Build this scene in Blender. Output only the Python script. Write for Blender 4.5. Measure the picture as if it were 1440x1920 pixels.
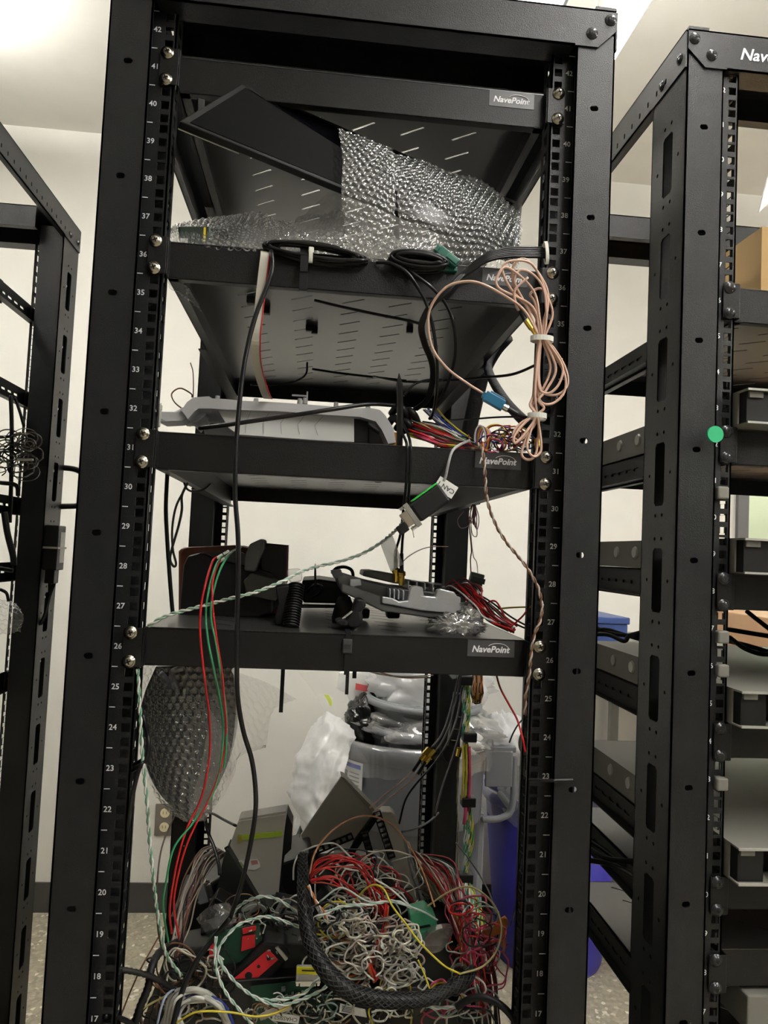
import bpy, bmesh, math, random
from mathutils import Vector, Matrix, Quaternion
from mathutils.geometry import tessellate_polygon
for o in list(bpy.data.objects): bpy.data.objects.remove(o)
C = bpy.context.scene.collection
R = random.Random(7)
PI = math.pi
U = 0.04445

# ---------------------------------------------------------------- camera
FPX = 1399.6
CY, CP, CR = 0.0917, 0.0542, 0.0457
CAM = Vector((-0.0356, -0.8594, 1.2507))
_f = Vector((math.sin(CY)*math.cos(CP), math.cos(CY)*math.cos(CP), math.sin(CP)))
_r0 = Vector((math.cos(CY), -math.sin(CY), 0)); _u0 = _r0.cross(_f)
AX = _r0*math.cos(CR) + _u0*math.sin(CR)
AY = -_r0*math.sin(CR) + _u0*math.cos(CR)
cd = bpy.data.cameras.new('camera'); cam = bpy.data.objects.new('camera', cd); C.objects.link(cam)
cd.sensor_fit = 'VERTICAL'; cd.sensor_height = 24; cd.lens = FPX/1920*24; cd.clip_start = .02
cam.matrix_world = Matrix(((AX.x, AY.x, -_f.x, CAM.x), (AX.y, AY.y, -_f.y, CAM.y), (AX.z, AY.z, -_f.z, CAM.z), (0, 0, 0, 1)))
bpy.context.scene.camera = cam

def ray(x, y): return _f*FPX + AX*(x-720) - AY*(y-960)
def at(x, y, Y):
    d = ray(x, y); return CAM + d*((Y-CAM.y)/d.y)
def atz(x, y, Z):
    d = ray(x, y); return CAM + d*((Z-CAM.z)/d.z)
def atx(x, y, X):
    d = ray(x, y); return CAM + d*((X-CAM.x)/d.x)

# ---------------------------------------------------------------- world, exposure, room lamps
sc = bpy.context.scene
sc.view_settings.view_transform = 'Standard'; sc.view_settings.look = 'None'
sc.view_settings.gamma = 1; sc.view_settings.exposure = 0.68; sc.view_settings.use_curve_mapping = False
w = bpy.data.worlds.new('world'); sc.world = w; w.use_nodes = True
w.node_tree.nodes['Background'].inputs[0].default_value = (1, .97, .92, 1)
w.node_tree.nodes['Background'].inputs[1].default_value = 0.02
LAMP_STRENGTH = 46.0; UP_STRENGTH = 230.0

# ---------------------------------------------------------------- materials
def mat(name, col, rough=.5, metal=0, bump=0, bscale=200, trans=0, alpha=1, ior=1.45, emit=None, es=0, spec=.5, coat=0, colvar=0, cscale=8, sss=0):
    m = bpy.data.materials.new(name); m.use_nodes = True
    nt = m.node_tree; b = nt.nodes['Principled BSDF']
    b.inputs['Base Color'].default_value = (*col, 1)
    b.inputs['Roughness'].default_value = rough; b.inputs['Metallic'].default_value = metal
    b.inputs['Transmission Weight'].default_value = trans; b.inputs['Alpha'].default_value = alpha
    b.inputs['IOR'].default_value = ior; b.inputs['Specular IOR Level'].default_value = spec
    b.inputs['Coat Weight'].default_value = coat
    if sss: b.inputs['Subsurface Weight'].default_value = sss
    if emit: b.inputs['Emission Color'].default_value = (*emit, 1); b.inputs['Emission Strength'].default_value = es
    tc = nt.nodes.new('ShaderNodeTexCoord')
    if bump:
        n = nt.nodes.new('ShaderNodeTexNoise'); n.inputs['Scale'].default_value = bscale
        bp = nt.nodes.new('ShaderNodeBump'); bp.inputs['Strength'].default_value = bump; bp.inputs['Distance'].default_value = .002
        nt.links.new(tc.outputs['Object'], n.inputs['Vector'])
        nt.links.new(n.outputs['Fac'], bp.inputs['Height']); nt.links.new(bp.outputs[0], b.inputs['Normal'])
    n2 = nt.nodes.new('ShaderNodeTexNoise'); n2.inputs['Scale'].default_value = cscale; n2.inputs['Detail'].default_value = 4
    nt.links.new(tc.outputs['Object'], n2.inputs['Vector'])
    cv = max(colvar, .06)
    mx = nt.nodes.new('ShaderNodeMix'); mx.data_type = 'RGBA'
    mx.inputs[6].default_value = (*[c*(1-cv) for c in col], 1); mx.inputs[7].default_value = (*[min(1, c*(1+cv)) for c in col], 1)
    nt.links.new(n2.outputs['Fac'], mx.inputs[0]); nt.links.new(mx.outputs[2], b.inputs['Base Color'])
    return m
M = {}
M['black'] = mat('black_powder_coat', (.0085, .0088, .0105), .40, bump=.25, bscale=900, spec=.38)
M['shelf'] = mat('shelf_powder_coat', (.0075, .0075, .008), .40, bump=.2, bscale=900, spec=.3)
M['panel'] = mat('shelf_coat_lit', (.012, .012, .012), .33, bump=.05, bscale=900, spec=.5, ior=1.9)  # lighter, glossier copy of the front plates' coat, so the panels look lit
M['white_ink'] = mat('white_ink', (.75, .75, .78), .6)
M['screw'] = mat('nickel_screw', (.42, .39, .33), .25, metal=1)
M['screw_black'] = mat('black_screw', (.05, .05, .055), .25, metal=.6)
M['recess'] = mat('screw_recess', (.01, .01, .01), .7)
M['wall'] = mat('painted_wall', (.80, .785, .73), .75, bump=.15, bscale=260, colvar=.02)
M['farwall'] = mat('gray_painted_wall', (.42, .41, .385), .8)
M['ceiling'] = mat('ceiling_paint', (.88, .87, .82), .9)
M['base'] = mat('rubber_baseboard', (.05, .047, .045), .6)
M['lamp'] = mat('lamp_diffuser', (1, 1, 1), .5, emit=(1, .975, .93), es=LAMP_STRENGTH)
M['lampup'] = mat('lamp_uplight', (1, 1, 1), .5, emit=(1, .97, .9), es=UP_STRENGTH)
M['alu'] = mat('brushed_aluminium', (.55, .55, .55), .4, metal=.8)
def floor_mat():
    m = mat('terrazzo_floor', (.40, .36, .27), .35)
    nt = m.node_tree; b = nt.nodes['Principled BSDF']
    tc = nt.nodes.new('ShaderNodeTexCoord'); v = nt.nodes.new('ShaderNodeTexVoronoi'); v.inputs['Scale'].default_value = 90
    nt.links.new(tc.outputs['Object'], v.inputs['Vector'])
    r = nt.nodes.new('ShaderNodeValToRGB'); nt.links.new(v.outputs['Color'], r.inputs[0])
    e = r.color_ramp.elements; e[0].position = .25; e[0].color = (.30, .27, .20, 1); e[1].position = .8; e[1].color = (.42, .38, .29, 1)
    x = e.new(.9); x.color = (.75, .72, .62, 1)
    nt.links.new(r.outputs[0], b.inputs['Base Color'])
    return m
M['floor'] = floor_mat()

# ---------------------------------------------------------------- mesh helpers
class MB:
    def __init__(s): s.v = []; s.f = []
    def add(s, vs, fs):
        n = len(s.v); s.v += [Vector(v) for v in vs]; s.f += [tuple(i+n for i in f) for f in fs]; return s
    def box(s, x0, x1, y0, y1, z0, z1, T=None):
        vs = [Vector((x, y, z)) for x in (x0, x1) for y in (y0, y1) for z in (z0, z1)]
        if T is not None: vs = [T @ v for v in vs]
        return s.add(vs, [(0, 1, 3, 2), (4, 6, 7, 5), (0, 4, 5, 1), (2, 3, 7, 6), (0, 2, 6, 4), (1, 5, 7, 3)])
    def plate(s, loops, t, fr):
        """flat plate with holes: loops of 2D points (outer first), thickness t, fr(u,v,w)->3D"""
        flat = [p for l in loops for p in l]; n = len(flat)
        tri = tessellate_polygon([[Vector((p[0], p[1], 0)) for p in l] for l in loops])
        vs = [fr(p[0], p[1], 0) for p in flat] + [fr(p[0], p[1], t) for p in flat]
        fs = []
        for a, b, c in tri: fs += [(a, b, c), (c+n, b+n, a+n)]
        k = 0
        for l in loops:
            for i in range(len(l)):
                j = (i+1) % len(l); fs.append((k+i, k+j, k+j+n, k+i+n))
            k += len(l)
        return s.add(vs, fs)
    def cyl(s, p0, p1, r0, r1=None, n=12, caps=True):
        r1 = r0 if r1 is None else r1; p0 = Vector(p0); p1 = Vector(p1); d = (p1-p0).normalized()
        a = d.orthogonal().normalized(); b = d.cross(a)
        vs = []
        for p, r in ((p0, r0), (p1, r1)):
            for i in range(n): t = 2*PI*i/n; vs.append(p+(a*math.cos(t)+b*math.sin(t))*r)
        fs = [(i, (i+1) % n, n+(i+1) % n, n+i) for i in range(n)]
        if caps: fs += [tuple(range(n-1, -1, -1)), tuple(range(n, 2*n))]
        return s.add(vs, fs)
    def tube(s, pts, r, n=6, caps=True, rf=None):
        pts = [Vector(p) for p in pts]; m = len(pts)
        if m < 2: return s
        d = (pts[1]-pts[0]).normalized(); a = d.orthogonal().normalized(); vs = []
        for i, p in enumerate(pts):
            t = (pts[min(i+1, m-1)]-pts[max(i-1, 0)])
            t = t.normalized() if t.length > 1e-9 else d
            a = (a - t*a.dot(t)); a = a.normalized() if a.length > 1e-6 else t.orthogonal().normalized()
            b = t.cross(a); rr = rf(i/(m-1)) if rf else r
            for k in range(n): q = 2*PI*k/n; vs.append(p+(a*math.cos(q)+b*math.sin(q))*rr)
        fs = [(i*n+k, i*n+(k+1) % n, (i+1)*n+(k+1) % n, (i+1)*n+k) for i in range(m-1) for k in range(n)]
        if caps: fs += [tuple(range(n-1, -1, -1)), tuple(range((m-1)*n, m*n))]
        return s.add(vs, fs)
    def lathe(s, prof, c, ax=(0, 0, 1), n=24, caps=False):
        ax = Vector(ax).normalized(); a = ax.orthogonal().normalized(); b = ax.cross(a); c = Vector(c)
        vs = [c+ax*h+(a*math.cos(2*PI*k/n)+b*math.sin(2*PI*k/n))*r for r, h in prof for k in range(n)]
        m = len(prof)
        fs = [(i*n+k, i*n+(k+1) % n, (i+1)*n+(k+1) % n, (i+1)*n+k) for i in range(m-1) for k in range(n)]
        if caps: fs += [tuple(range(n-1, -1, -1)), tuple(range((m-1)*n, m*n))]
        return s.add(vs, fs)
    def grid(s, P):
        n = len(P[0]); return s.add([q for row in P for q in row], [(i*n+j, i*n+j+1, (i+1)*n+j+1, (i+1)*n+j) for i in range(len(P)-1) for j in range(n-1)])
    def build(s, name, m, parent=None, smooth=False, bevel=0, solid=0):
        me = bpy.data.meshes.new(name)
        org = parent_loc(parent)
        me.from_pydata([v-org for v in s.v], [], s.f); me.update()
        bm = bmesh.new(); bm.from_mesh(me); bmesh.ops.recalc_face_normals(bm, faces=bm.faces); bm.to_mesh(me); bm.free()
        ms = m if isinstance(m, (list, tuple)) else [m]
        for x in ms: me.materials.append(x)
        o = bpy.data.objects.new(name, me); C.objects.link(o)
        if parent: o.parent = parent
        if smooth:
            me.polygons.foreach_set('use_smooth', [True]*len(me.polygons))
        if bevel:
            b = o.modifiers.new('b', 'BEVEL'); b.width = bevel; b.segments = 2; b.limit_method = 'ANGLE'; b.angle_limit = .6
        if solid:
            b = o.modifiers.new('s', 'SOLIDIFY'); b.thickness = solid
        return o
def parent_loc(p):
    v = Vector((0, 0, 0))
    while p: v = v+p.location; p = p.parent
    return v
def tag(o, label=None, cat=None, group=None, kind=None):
    if label: o['label'] = label
    if cat: o['category'] = cat
    if group: o['group'] = group
    if kind: o['kind'] = kind
    return o
def thing(name, label, cat, loc=(0, 0, 0), group=None):
    o = bpy.data.objects.new(name, None); C.objects.link(o); o.location = loc; o.empty_display_size = .05
    return tag(o, label, cat, group)
def struct(name, mb, m, **k): return tag(mb.build(name, m, **k), kind='structure')
def rect(x0, x1, z0, z1): return [(x0, z0), (x1, z0), (x1, z1), (x0, z1)]
def oval(cx, cz, rx, rz, n=10):
    if rx > rz: return [(cx+(rx-rz)*(1 if math.cos(t) > 0 else -1)+rz*math.cos(t), cz+rz*math.sin(t)) for t in [2*PI*(i+.5)/n for i in range(n)]]
    if rz > rx: return [(cx+rx*math.cos(t), cz+(rz-rx)*(1 if math.sin(t) > 0 else -1)+rx*math.sin(t)) for t in [2*PI*(i+.5)/n for i in range(n)]]
    return [(cx+rx*math.cos(t), cz+rz*math.sin(t)) for t in [2*PI*(i+.5)/n for i in range(n)]]
_txt = {}
def text_mesh(mb, s, size, fr, shear=0, bold=0, align='CENTER', w=0):
    key = (s, size, shear, bold, align)
    if key not in _txt:
        cu = bpy.data.curves.new('t', 'FONT'); cu.body = s; cu.size = size; cu.shear = shear; cu.offset = bold
        cu.align_x = align; cu.align_y = 'CENTER'; cu.resolution_u = 2
        o = bpy.data.objects.new('t', cu); C.objects.link(o)
        dg = bpy.context.evaluated_depsgraph_get(); me = bpy.data.meshes.new_from_object(o.evaluated_get(dg))
        _txt[key] = ([tuple(v.co) for v in me.vertices], [tuple(p.vertices) for p in me.polygons])
        bpy.data.objects.remove(o); bpy.data.curves.remove(cu); bpy.data.meshes.remove(me)
    vs, fs = _txt[key]
    mb.add([fr(v[0], v[1], w) for v in vs], fs)
def catmull(P, k=8):
    P = [Vector(p) for p in P]
    if len(P) < 3: return [P[0].lerp(P[1], i/k) for i in range(k+1)]
    Q = [P[0]*2-P[1]]+P+[P[-1]*2-P[-2]]; out = []
    for i in range(1, len(Q)-2):
        a, b, c, d = Q[i-1:i+3]
        for j in range(k):
            t = j/k; out.append(.5*((2*b)+(c-a)*t+(2*a-5*b+4*c-d)*t*t+(3*b-a-3*c+d)*t**3))
    out.append(P[-1]); return out

# ---------------------------------------------------------------- room shell
FZ = -0.10; CZ = 2.80; WY = 2.01
struct('floor', MB().box(-3.6, 5.2, -4.2, 6, FZ-.05, FZ), M['floor'])
struct('ceiling', MB().box(-3.6, 5.2, -4.2, 6, CZ, CZ+.05), M['ceiling'])
wb = MB(); wb.box(-3.6, 1.655, WY, WY+.12, FZ, CZ); wb.box(2.70, 5.2, WY, WY+.12, FZ, CZ); wb.box(1.655, 2.70, WY, WY+.12, 2.06, CZ)
struct('wall_back', wb, M['wall'])
struct('wall_left', MB().box(-3.7, -3.6, -4.2, 6, FZ, CZ), M['farwall'])
struct('wall_front', MB().box(-3.6, 5.2, -4.3, -4.2, FZ, CZ), M['farwall'])
struct('wall_right', MB().box(5.2, 5.3, -4.2, 6, FZ, CZ), M['farwall'])
struct('wall_far', MB().box(-3.6, 5.2, 6, 6.1, FZ, CZ), M['wall'])
struct('baseboard_back', MB().box(-3.6, 1.655, WY-.008, WY, FZ, FZ+.105), M['base'])

def linear_lamp(x, y0, y1, label, z=2.64, up='lampup'):
    t = thing('ceiling_lamp', label, 'ceiling lamp', (x, (y0+y1)/2, z), 'linear ceiling lamps')
    MB().box(x-.033, x+.033, y0, y1, z+.005, z+.055).build('housing', M['alu'], t)
    MB().box(x-.029, x+.029, y0+.01, y1-.01, z-.004, z+.005).build('diffuser', M['lamp'], t)
    MB().box(x-.025, x+.025, y0+.01, y1-.01, z+.055, z+.058).build('uplight', M[up], t)
    for y in (y0+.3, y1-.3): MB().cyl((x, y, z+.058), (x, y, CZ), .0015, n=6).build('suspension_cable', M['alu'], t)
M['lampup2'] = mat('lamp_uplight_soft', (1, 1, 1), .5, emit=(1, .97, .9), es=22)
linear_lamp(.535, -1.5, 1.0, 'bright linear ceiling lamp hanging over the gap between the tall racks', 2.35, 'lampup2')
linear_lamp(-1.22, -.2, 1.3, 'linear ceiling lamp to the left of the racks')
linear_lamp(2.9, -2.8, 1.2, 'linear ceiling lamp to the right of the racks')

# ---------------------------------------------------------------- racks
PF = -0.02            # front face of posts
TOPZ = 1.913; HW = .295; PWI = .2475; PD = .093; RAILT = .002
def screw(mb_h, mb_r, c, r=.0062, n=(0, -1, 0)):
    """pan head screw: head to mb_h, phillips recess to mb_r"""
    n = Vector(n); c = Vector(c); h = r*.55
    mb_h.lathe([(r*1.25, 0), (r*1.25, h*.25), (r, h*.3), (r*.93, h*.75), (r*.6, h*1.1), (0.0001, h*1.2)], c, n, 16)
    a = Vector((1, 0, 0)) if abs(n.x) < .5 else Vector((0, 1, 0)); b = n.cross(a)
    ca = math.cos(.4); sa = math.sin(.4); a, b = a*ca+b*sa, b*ca-a*sa
    for p, q in ((a, b), (b, a)):
        vs = [c+n*(h*1.28)+p*(i*r*.5)+q*(j*r*.13) for i in (-1, 1) for j in (-1, 1)]
        mb_r.add(vs, [(0, 1, 3, 2)])
def post(rack, X, sx, Y, sy, lip=.058):
    """corner post: X outer face, sx=+1 when inside is towards +x; Y outer face, sy=+1 when inside is towards +y"""
    m = MB(); x1 = X+sx*.0475; t = .002
    # outer (front/back) face with oval holes, every 3U
    hl = [oval(X+sx*.0235, 1.7915-.13335*k, .0052, .0036) for k in range(14) if 1.7915-.13335*k > 0]
    a, b = sorted((X, x1))
    m.plate([rect(a, b, FZ+.02, TOPZ-.03)]+hl, sy*t, lambda u, v, w: Vector((u, Y+w, v)))
    # outer side with cable slots and small holes
    ya, yb = sorted((Y, Y+sy*PD)); yc = (ya+yb)/2; hs = []
    k = 0
    while 1.765-.13335*k > .0:
        z = 1.765-.13335*k; hs.append([(yc-.013, z-.036), (yc-.009, z-.040), (yc+.009, z-.040), (yc+.013, z-.036), (yc+.013, z+.036), (yc+.009, z+.040), (yc-.009, z+.040), (yc-.013, z+.036)])
        for dy, dz in ((-.028, .0), (.028, .0), (-.009, .052), (.009, .052), (-.009, -.052), (.009, -.052)):
            hs.append(oval(yc+dy, z+dz, .0026, .0026, 6))
        k += 1
    m.plate([rect(ya, yb, FZ+.02, TOPZ-.03)]+hs, sx*t, lambda u, v, w: Vector((X+w, u, v)))
    # inner face (opposite the outer one)
    xl = X+sx*(lip if sy > 0 else .0475)
    m.box(*sorted((X, xl)), *sorted((Y+sy*PD, Y+sy*(PD-t))), FZ+.02, TOPZ-.03)
    m.box(*sorted((x1, x1-sx*t)), *sorted((Y, Y+sy*.004)), FZ+.02, TOPZ-.03)
    return m.build('post', M['black'], rack)
def rail(rack, xc, s, Y, sy, cx):
    """19 inch mounting rail: xc hole centre X (relative cx), s=+1 for right side"""
    m = MB(); H = 42*U; h = .00475
    xi = cx+xc-s*.0085; xo = cx+xc+s*.0215
    a, b = sorted((xi, xo)); x = cx+xc; ya, yb = sorted((Y, Y+sy*RAILT)); nd = .0015
    m.box(a, x-h, ya, yb, -.02, H+.01); m.box(x+h, b, ya, yb, -.02, H+.01); zp = -.02
    for n in range(42):
        for d in (-.015875, 0, .015875):
            z = (n+.5)*U+d; m.box(x-h, x+h, ya, yb, zp, z-h); zp = z+h
    m.box(x-h, x+h, ya, yb, zp, H+.01)
    # return flange going back, with its own openings
    fh = []
    ya, yb = sorted((Y, Y+sy*.032)); yc = (ya+yb)/2
    for n in range(42):
        for d in (-.011, .011):
            z = (n+.5)*U+d; fh.append(rect(yc-.006, yc+.006, z-.007, z+.007))
    m.plate([rect(ya, yb, -.02, H+.01)]+fh, s*RAILT, lambda u, v, w: Vector((xi+w, u, v)))
    m.box(*sorted((xo, xo-s*RAILT)), *sorted((Y, Y+sy*.04)), -.02, H+.01)
    r = m.build('mounting_rail', M['black'], rack)
    if sy > 0:
        t = MB()
        for n in range(1, 43):
            text_mesh(t, str(n), .0088, lambda u, v, w, z=(n-.5)*U: Vector((cx+xc+s*.0135+u, Y-.0004-w, z+v)), bold=.00015)
        for n in range(0, 43):
            x = cx+xc+s*.0135; t.box(*sorted((x-s*.001, x+s*.0075)), Y-.0004, Y-.0002, n*U-.0005, n*U+.0005)
        t.build('unit_numbers', M['white_ink'], r)
    return r
def beam_x(rack, cx, Y, sy, name='top_beam', z0=TOPZ-.047, z1=TOPZ, depth=.118):
    m = MB(); t = .002; x0, x1 = cx-HW, cx+HW; Yo = Y-sy*.0025
    # front web with clipped corners where it laps the posts
    m.plate([[(x0, z0+.022), (x0+.022, z0), (x0+.0475, z0), (x0+.0475, z0-.0), (x1-.0475, z0), (x1-.022, z0), (x1, z0+.022), (x1, z1), (x0, z1)]], sy*t, lambda u, v, w: Vector((u, Yo+w, v)))
    xa, xb = x0+.05, x1-.05
    m.box(x0, x1, *sorted((Yo, Yo+sy*depth)), z1-t, z1)
    m.box(xa, xb, *sorted((Yo, Yo+sy*.034)), z0, z0+t)
    m.box(xa, xb, *sorted((Yo+sy*(depth-t), Yo+sy*depth)), z0+.004, z1)
    m.box(xa, xb, *sorted((Yo+sy*(depth-t), Yo+sy*(depth-.015))), z0+.004, z0+.004+t)
    for s in (-1, 1): m.box(*sorted((cx+s*HW, cx+s*(HW-.026))), *sorted((Yo-sy*.0002, Yo+sy*.03)), z1, z1+.0035)
    b = m.build(name, M['black'], rack)
    for s in (-1, 1):
        for dx, dz in ((.0075, .035), (.030, .016)):
            h = MB(); r = MB(); screw(h, r, (cx+s*(HW-dx), Yo, z0+dz), .0058, (0, -sy, 0))
            o = h.build('screw', M['screw_black'], rack, smooth=True); r.build('screw_slot', M['recess'], o)
    return b
def side_beam(rack, X, s, Y0, Y1):
    """X outer face, s=+1 if the rack interior is towards +x"""
    m = MB(); t = .002; z1 = TOPZ; z0 = TOPZ-.047; Xo = X-s*.0025
    hl = [oval(y, z0+.014, .0022, .004, 8) for y in [Y0+.052+.026*i for i in range(int((Y1-Y0-.08)/.026))]]
    m.plate([rect(Y0, Y1, z0, z1)]+hl, s*t, lambda u, v, w: Vector((Xo+w, u, v)))
    m.box(*sorted((Xo, Xo+s*.045)), Y0, Y1, z1-t, z1)
    m.box(*sorted((Xo, Xo+s*.010)), Y0+PD, Y1-PD, z0, z0+t)
    b = m.build('side_beam', M['black'], rack)
    for y, dz in ((Y0+.014, .018), (Y0+.062, .014), (Y1-.014, .018), (Y1-.062, .014)):
        h = MB(); r = MB(); screw(h, r, (Xo, y, z0+dz), .0055, (-s, 0, 0))
        o = h.build('screw', M['screw_black'], rack, smooth=True); r.build('screw_slot', M['recess'], o)
def rack(cx, YB, label, logo=False, PF=PF, lip=.058):
    t = thing('open_frame_rack', label, 'equipment rack', (cx, (YB+PF)/2, FZ), 'open frame equipment racks')
    for s in (-1, 1):
        post(t, cx+s*HW, -s, PF, 1, lip); post(t, cx+s*HW, -s, YB, -1)
        rail(t, s*.2325, s, 0, 1, cx); rail(t, s*.2325, s, YB-.02, -1, cx)
        side_beam(t, cx+s*HW, -s, PF, YB)
        mb = MB(); mb.box(*sorted((cx+s*HW, cx+s*(HW-.045))), PF, YB, FZ, FZ+.05); mb.build('bottom_side_beam', M['black'], t)
    beam_x(t, cx, PF, 1); beam_x(t, cx, YB, -1)
    for Y, sy in ((PF, 1), (YB, -1)):
        MB().box(cx-HW+.0475, cx+HW-.0475, *sorted((Y, Y+sy*.06)), FZ, FZ+.05).build('bottom_beam', M['black'], t)
    if logo:
        l = MB(); fr = lambda u, v, w: Vector((cx-HW+.066+u, PF-.0031, TOPZ-.026+v))
        text_mesh(l, 'NavePoint', .021, fr, shear=.25, bold=.0004, align='LEFT'); l.build('logo', M['white_ink'], t)
    return t
main = rack(0, .82, 'central black open-frame rack with four loaded shelves and tangled wires')
right = rack(.688, .60, 'black open-frame rack cut off by the right edge of the photo', logo=True, PF=-.006, lip=.0475)
left = rack(-.868, .78, 'black open-frame rack cut off by the left edge, seen from its rear corner')

# ---------------------------------------------------------------- vented shelves
def shelf(cx, n, depth, label, group, logo=True, backh=.030, screwm='screw', rear=.795):
    """1U shelf whose front plate fills unit n"""
    z1 = n*U-.0006; z0 = (n-1)*U+.0006; t = .0016
    T = thing('vented_shelf', label, 'rack shelf', (cx, depth/2, z0), group)
    yf = .010; hw = .2195
    m = MB()
    m.box(cx-hw, cx+hw, yf, yf+t, z0, z1)                                  # front plate
    m.box(cx-hw, cx+hw, yf, yf+.012, z0, z0+t)                             # hem
    m.build('front_plate', M['shelf'], T, bevel=.0008)
    for s in (-1, 1):
        e = MB()
        e.box(*sorted((cx+s*hw, cx+s*(hw-t))), 0-.0022, yf+.004, z0, z1)
        e.plate([[(cx+s*(hw-t*0), z0), (cx+s*.2405, z0), (cx+s*.2405, z1), (cx+s*hw, z1)]], t, lambda u, v, w: Vector((u, -.0022-w, v)))
        eo = e.build('mounting_ear', M['shelf'], T, bevel=.0006)
        for d in (-.0159, .0159):
            h = MB(); r = MB(); screw(h, r, (cx+s*.2325, -.0040, (z0+z1)/2+d), .0060)
            o = h.build('screw', M[screwm], T, smooth=True); r.build('screw_slot', M['recess'], o)
    # panel with slanted slots
    p = MB(); holes = []
    for i in range(13):
        for j in range(5):
            x = cx+(-.143, -.069, .002, .068, .139)[j]; y = .065+i*.05
            if y > depth-.03: continue
            n = []
            d = Vector((.014, -.0115)); q = Vector((.0115, .014)).normalized()*.0017; d2 = d+d.normalized()*.0015
            holes.append([tuple(Vector((x, y))+v) for v in (-d-q, d-q, d2, d+q, -d+q, -d2)])
    p.plate([rect(cx-hw, cx+hw, yf, depth)]+holes, -t, lambda u, v, w: Vector((u, v, z1+w)))
    p.build('vented_panel', M['panel'], T)
    # sides: channel with bottom lip, and sliding rear bracket
    for s in (-1, 1):
        q = MB(); X = cx+s*hw
        q.box(*sorted((X, X-s*t)), yf, depth, z0, z1)
        q.box(*sorted((X, X-s*.012)), yf, depth, z0, z0+t)
        q.build('side_flange', M['shelf'], T)
        b = MB(); X2 = X+s*.0022; YR = rear
        sl = [oval(yy, (z0+z1)/2, .010, .0025, 8) for yy in [depth*.55+.03*i for i in range(max(0, int((YR-depth*.55)/.03)-1))]]
        b.plate([rect(depth*.45, YR, z0+.003, z1-.003)]+sl, -s*t, lambda u, v, w: Vector((X2+w, u, v)))
        b.box(*sorted((X2, X2+s*.012)), depth*.45, YR-.005, z0+.003, z0+.003+t)
        b.box(*sorted((X2, cx+s*.2405)), YR, YR+.0016, z0+.003, z1-.003)
        b.build('rear_bracket', M['shelf'], T)
    MB().box(cx-hw, cx+hw, depth-t, depth, z1-backh, z1).build('rear_flange', M['shelf'], T)
    if logo:
        bd = MB(); x0 = cx+.150; bd.box(x0, x0+.056, yf-.0006, yf, z1-.021, z1-.0015)
        bo = bd.build('badge', M['badge'], T)
        l = MB(); text_mesh(l, 'NavePoint', .0105, lambda u, v, w: Vector((x0+.027+u, yf-.0010, z1-.0125+v)), shear=.25, bold=.0003)
        arc = []
        for i in range(13):
            a = math.radians(150-i*15); rr = (.013, .0065); arc.append(Vector((x0+.036+rr[0]*math.cos(a), yf-.0012, z1-.0115+rr[1]*math.sin(a))))
        l.tube(arc, .0004, 4); l.build('logo', M['white_ink'], bo)
    return T
M['badge'] = mat('badge_film', (.055, .055, .058), .35)
g = 'vented shelves in the central rack'
shelf(0, 41, .70, 'topmost vented shelf of the central rack, seen from below', g)
shelf(0, 36, .745, 'vented shelf under the bubble-wrapped items in the central rack', g)
shelf(0, 31, .77, 'vented shelf carrying the white plastic housing and multicoloured wires', g)
shelf(0, 26, .66, 'lowest clear shelf of the central rack, its top surface visible', g)

# ================================================================ helpers for freely shaped things
def prism(mb, px, Y, th, dy=0):
    """solid with the outline px (pixels at depth Y) and thickness th; dy lets the depth vary per point"""
    P = [at(x, y, Y) for x, y in px]
    o = P[0]
    loops = [[(p.x, p.z) for p in P]]
    return mb.plate(loops, th, lambda u, v, w: Vector((u, Y+w+dy*(u-o.x), v)))
def pxs(pts): return [at(*p) for p in pts]
def bicubic(ctrl, nu, nv):
    rows = [catmull(r, nu) for r in ctrl]; cols = list(zip(*rows)); cols = [catmull(list(c), nv) for c in cols]
    return [list(r) for r in zip(*cols)]
def hash2(i, j, k=0):
    v = math.sin(i*127.1+j*311.7+k*74.7)*43758.5453; return v-math.floor(v)
def vnoise(x, y, k=0):
    i, j = math.floor(x), math.floor(y); fx, fy = x-i, y-j; fx = fx*fx*(3-2*fx); fy = fy*fy*(3-2*fy)
    return (hash2(i, j, k)*(1-fx)+hash2(i+1, j, k)*fx)*(1-fy)+(hash2(i, j+1, k)*(1-fx)+hash2(i+1, j+1, k)*fx)*fy
def crumple(x, y, k=0): return sum(abs(vnoise(x*2**o, y*2**o, k+o)-.5)/2**o for o in range(4))
def sheet(ctrl, nu, nv, amp=.004, cs=25, bub=0, br=.0055, k=0):
    """crumpled film; bub>0 adds a hexagonal field of air bubbles of that height"""
    G = bicubic(ctrl, nu, nv); H = []
    nr, nc = len(G), len(G[0])
    U_ = [[0]*nc for _ in range(nr)]; V_ = [[0]*nc for _ in range(nr)]
    for i in range(nr):
        for j in range(nc):
            if j: U_[i][j] = U_[i][j-1]+(G[i][j]-G[i][j-1]).length
            if i: V_[i][j] = V_[i-1][j]+(G[i][j]-G[i-1][j]).length
    for i in range(nr):
        row = []
        for j in range(nc):
            a = G[i][min(j+1, nc-1)]-G[i][max(j-1, 0)]; b = G[min(i+1, nr-1)][j]-G[max(i-1, 0)][j]
            n = a.cross(b); n = n.normalized() if n.length > 1e-12 else Vector((0, -1, 0))
            u, v = U_[i][j], V_[i][j]
            h = amp*(crumple(u*cs, v*cs, k)*2-1)
            if bub:
                s = br*2.1; r = math.floor(v/(s*.866)); best = 9
                for rr in (r, r+1):
                    o = .5*(rr % 2); c = round(u/s-o); cx_, cy_ = (c+o)*s, rr*s*.866
                    best = min(best, math.hypot(u-cx_, v-cy_))
                if best < br: h += bub*math.sqrt(max(0, 1-(best/br)**2))
            row.append(G[i][j]+n*h)
        H.append(row)
    return H
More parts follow.
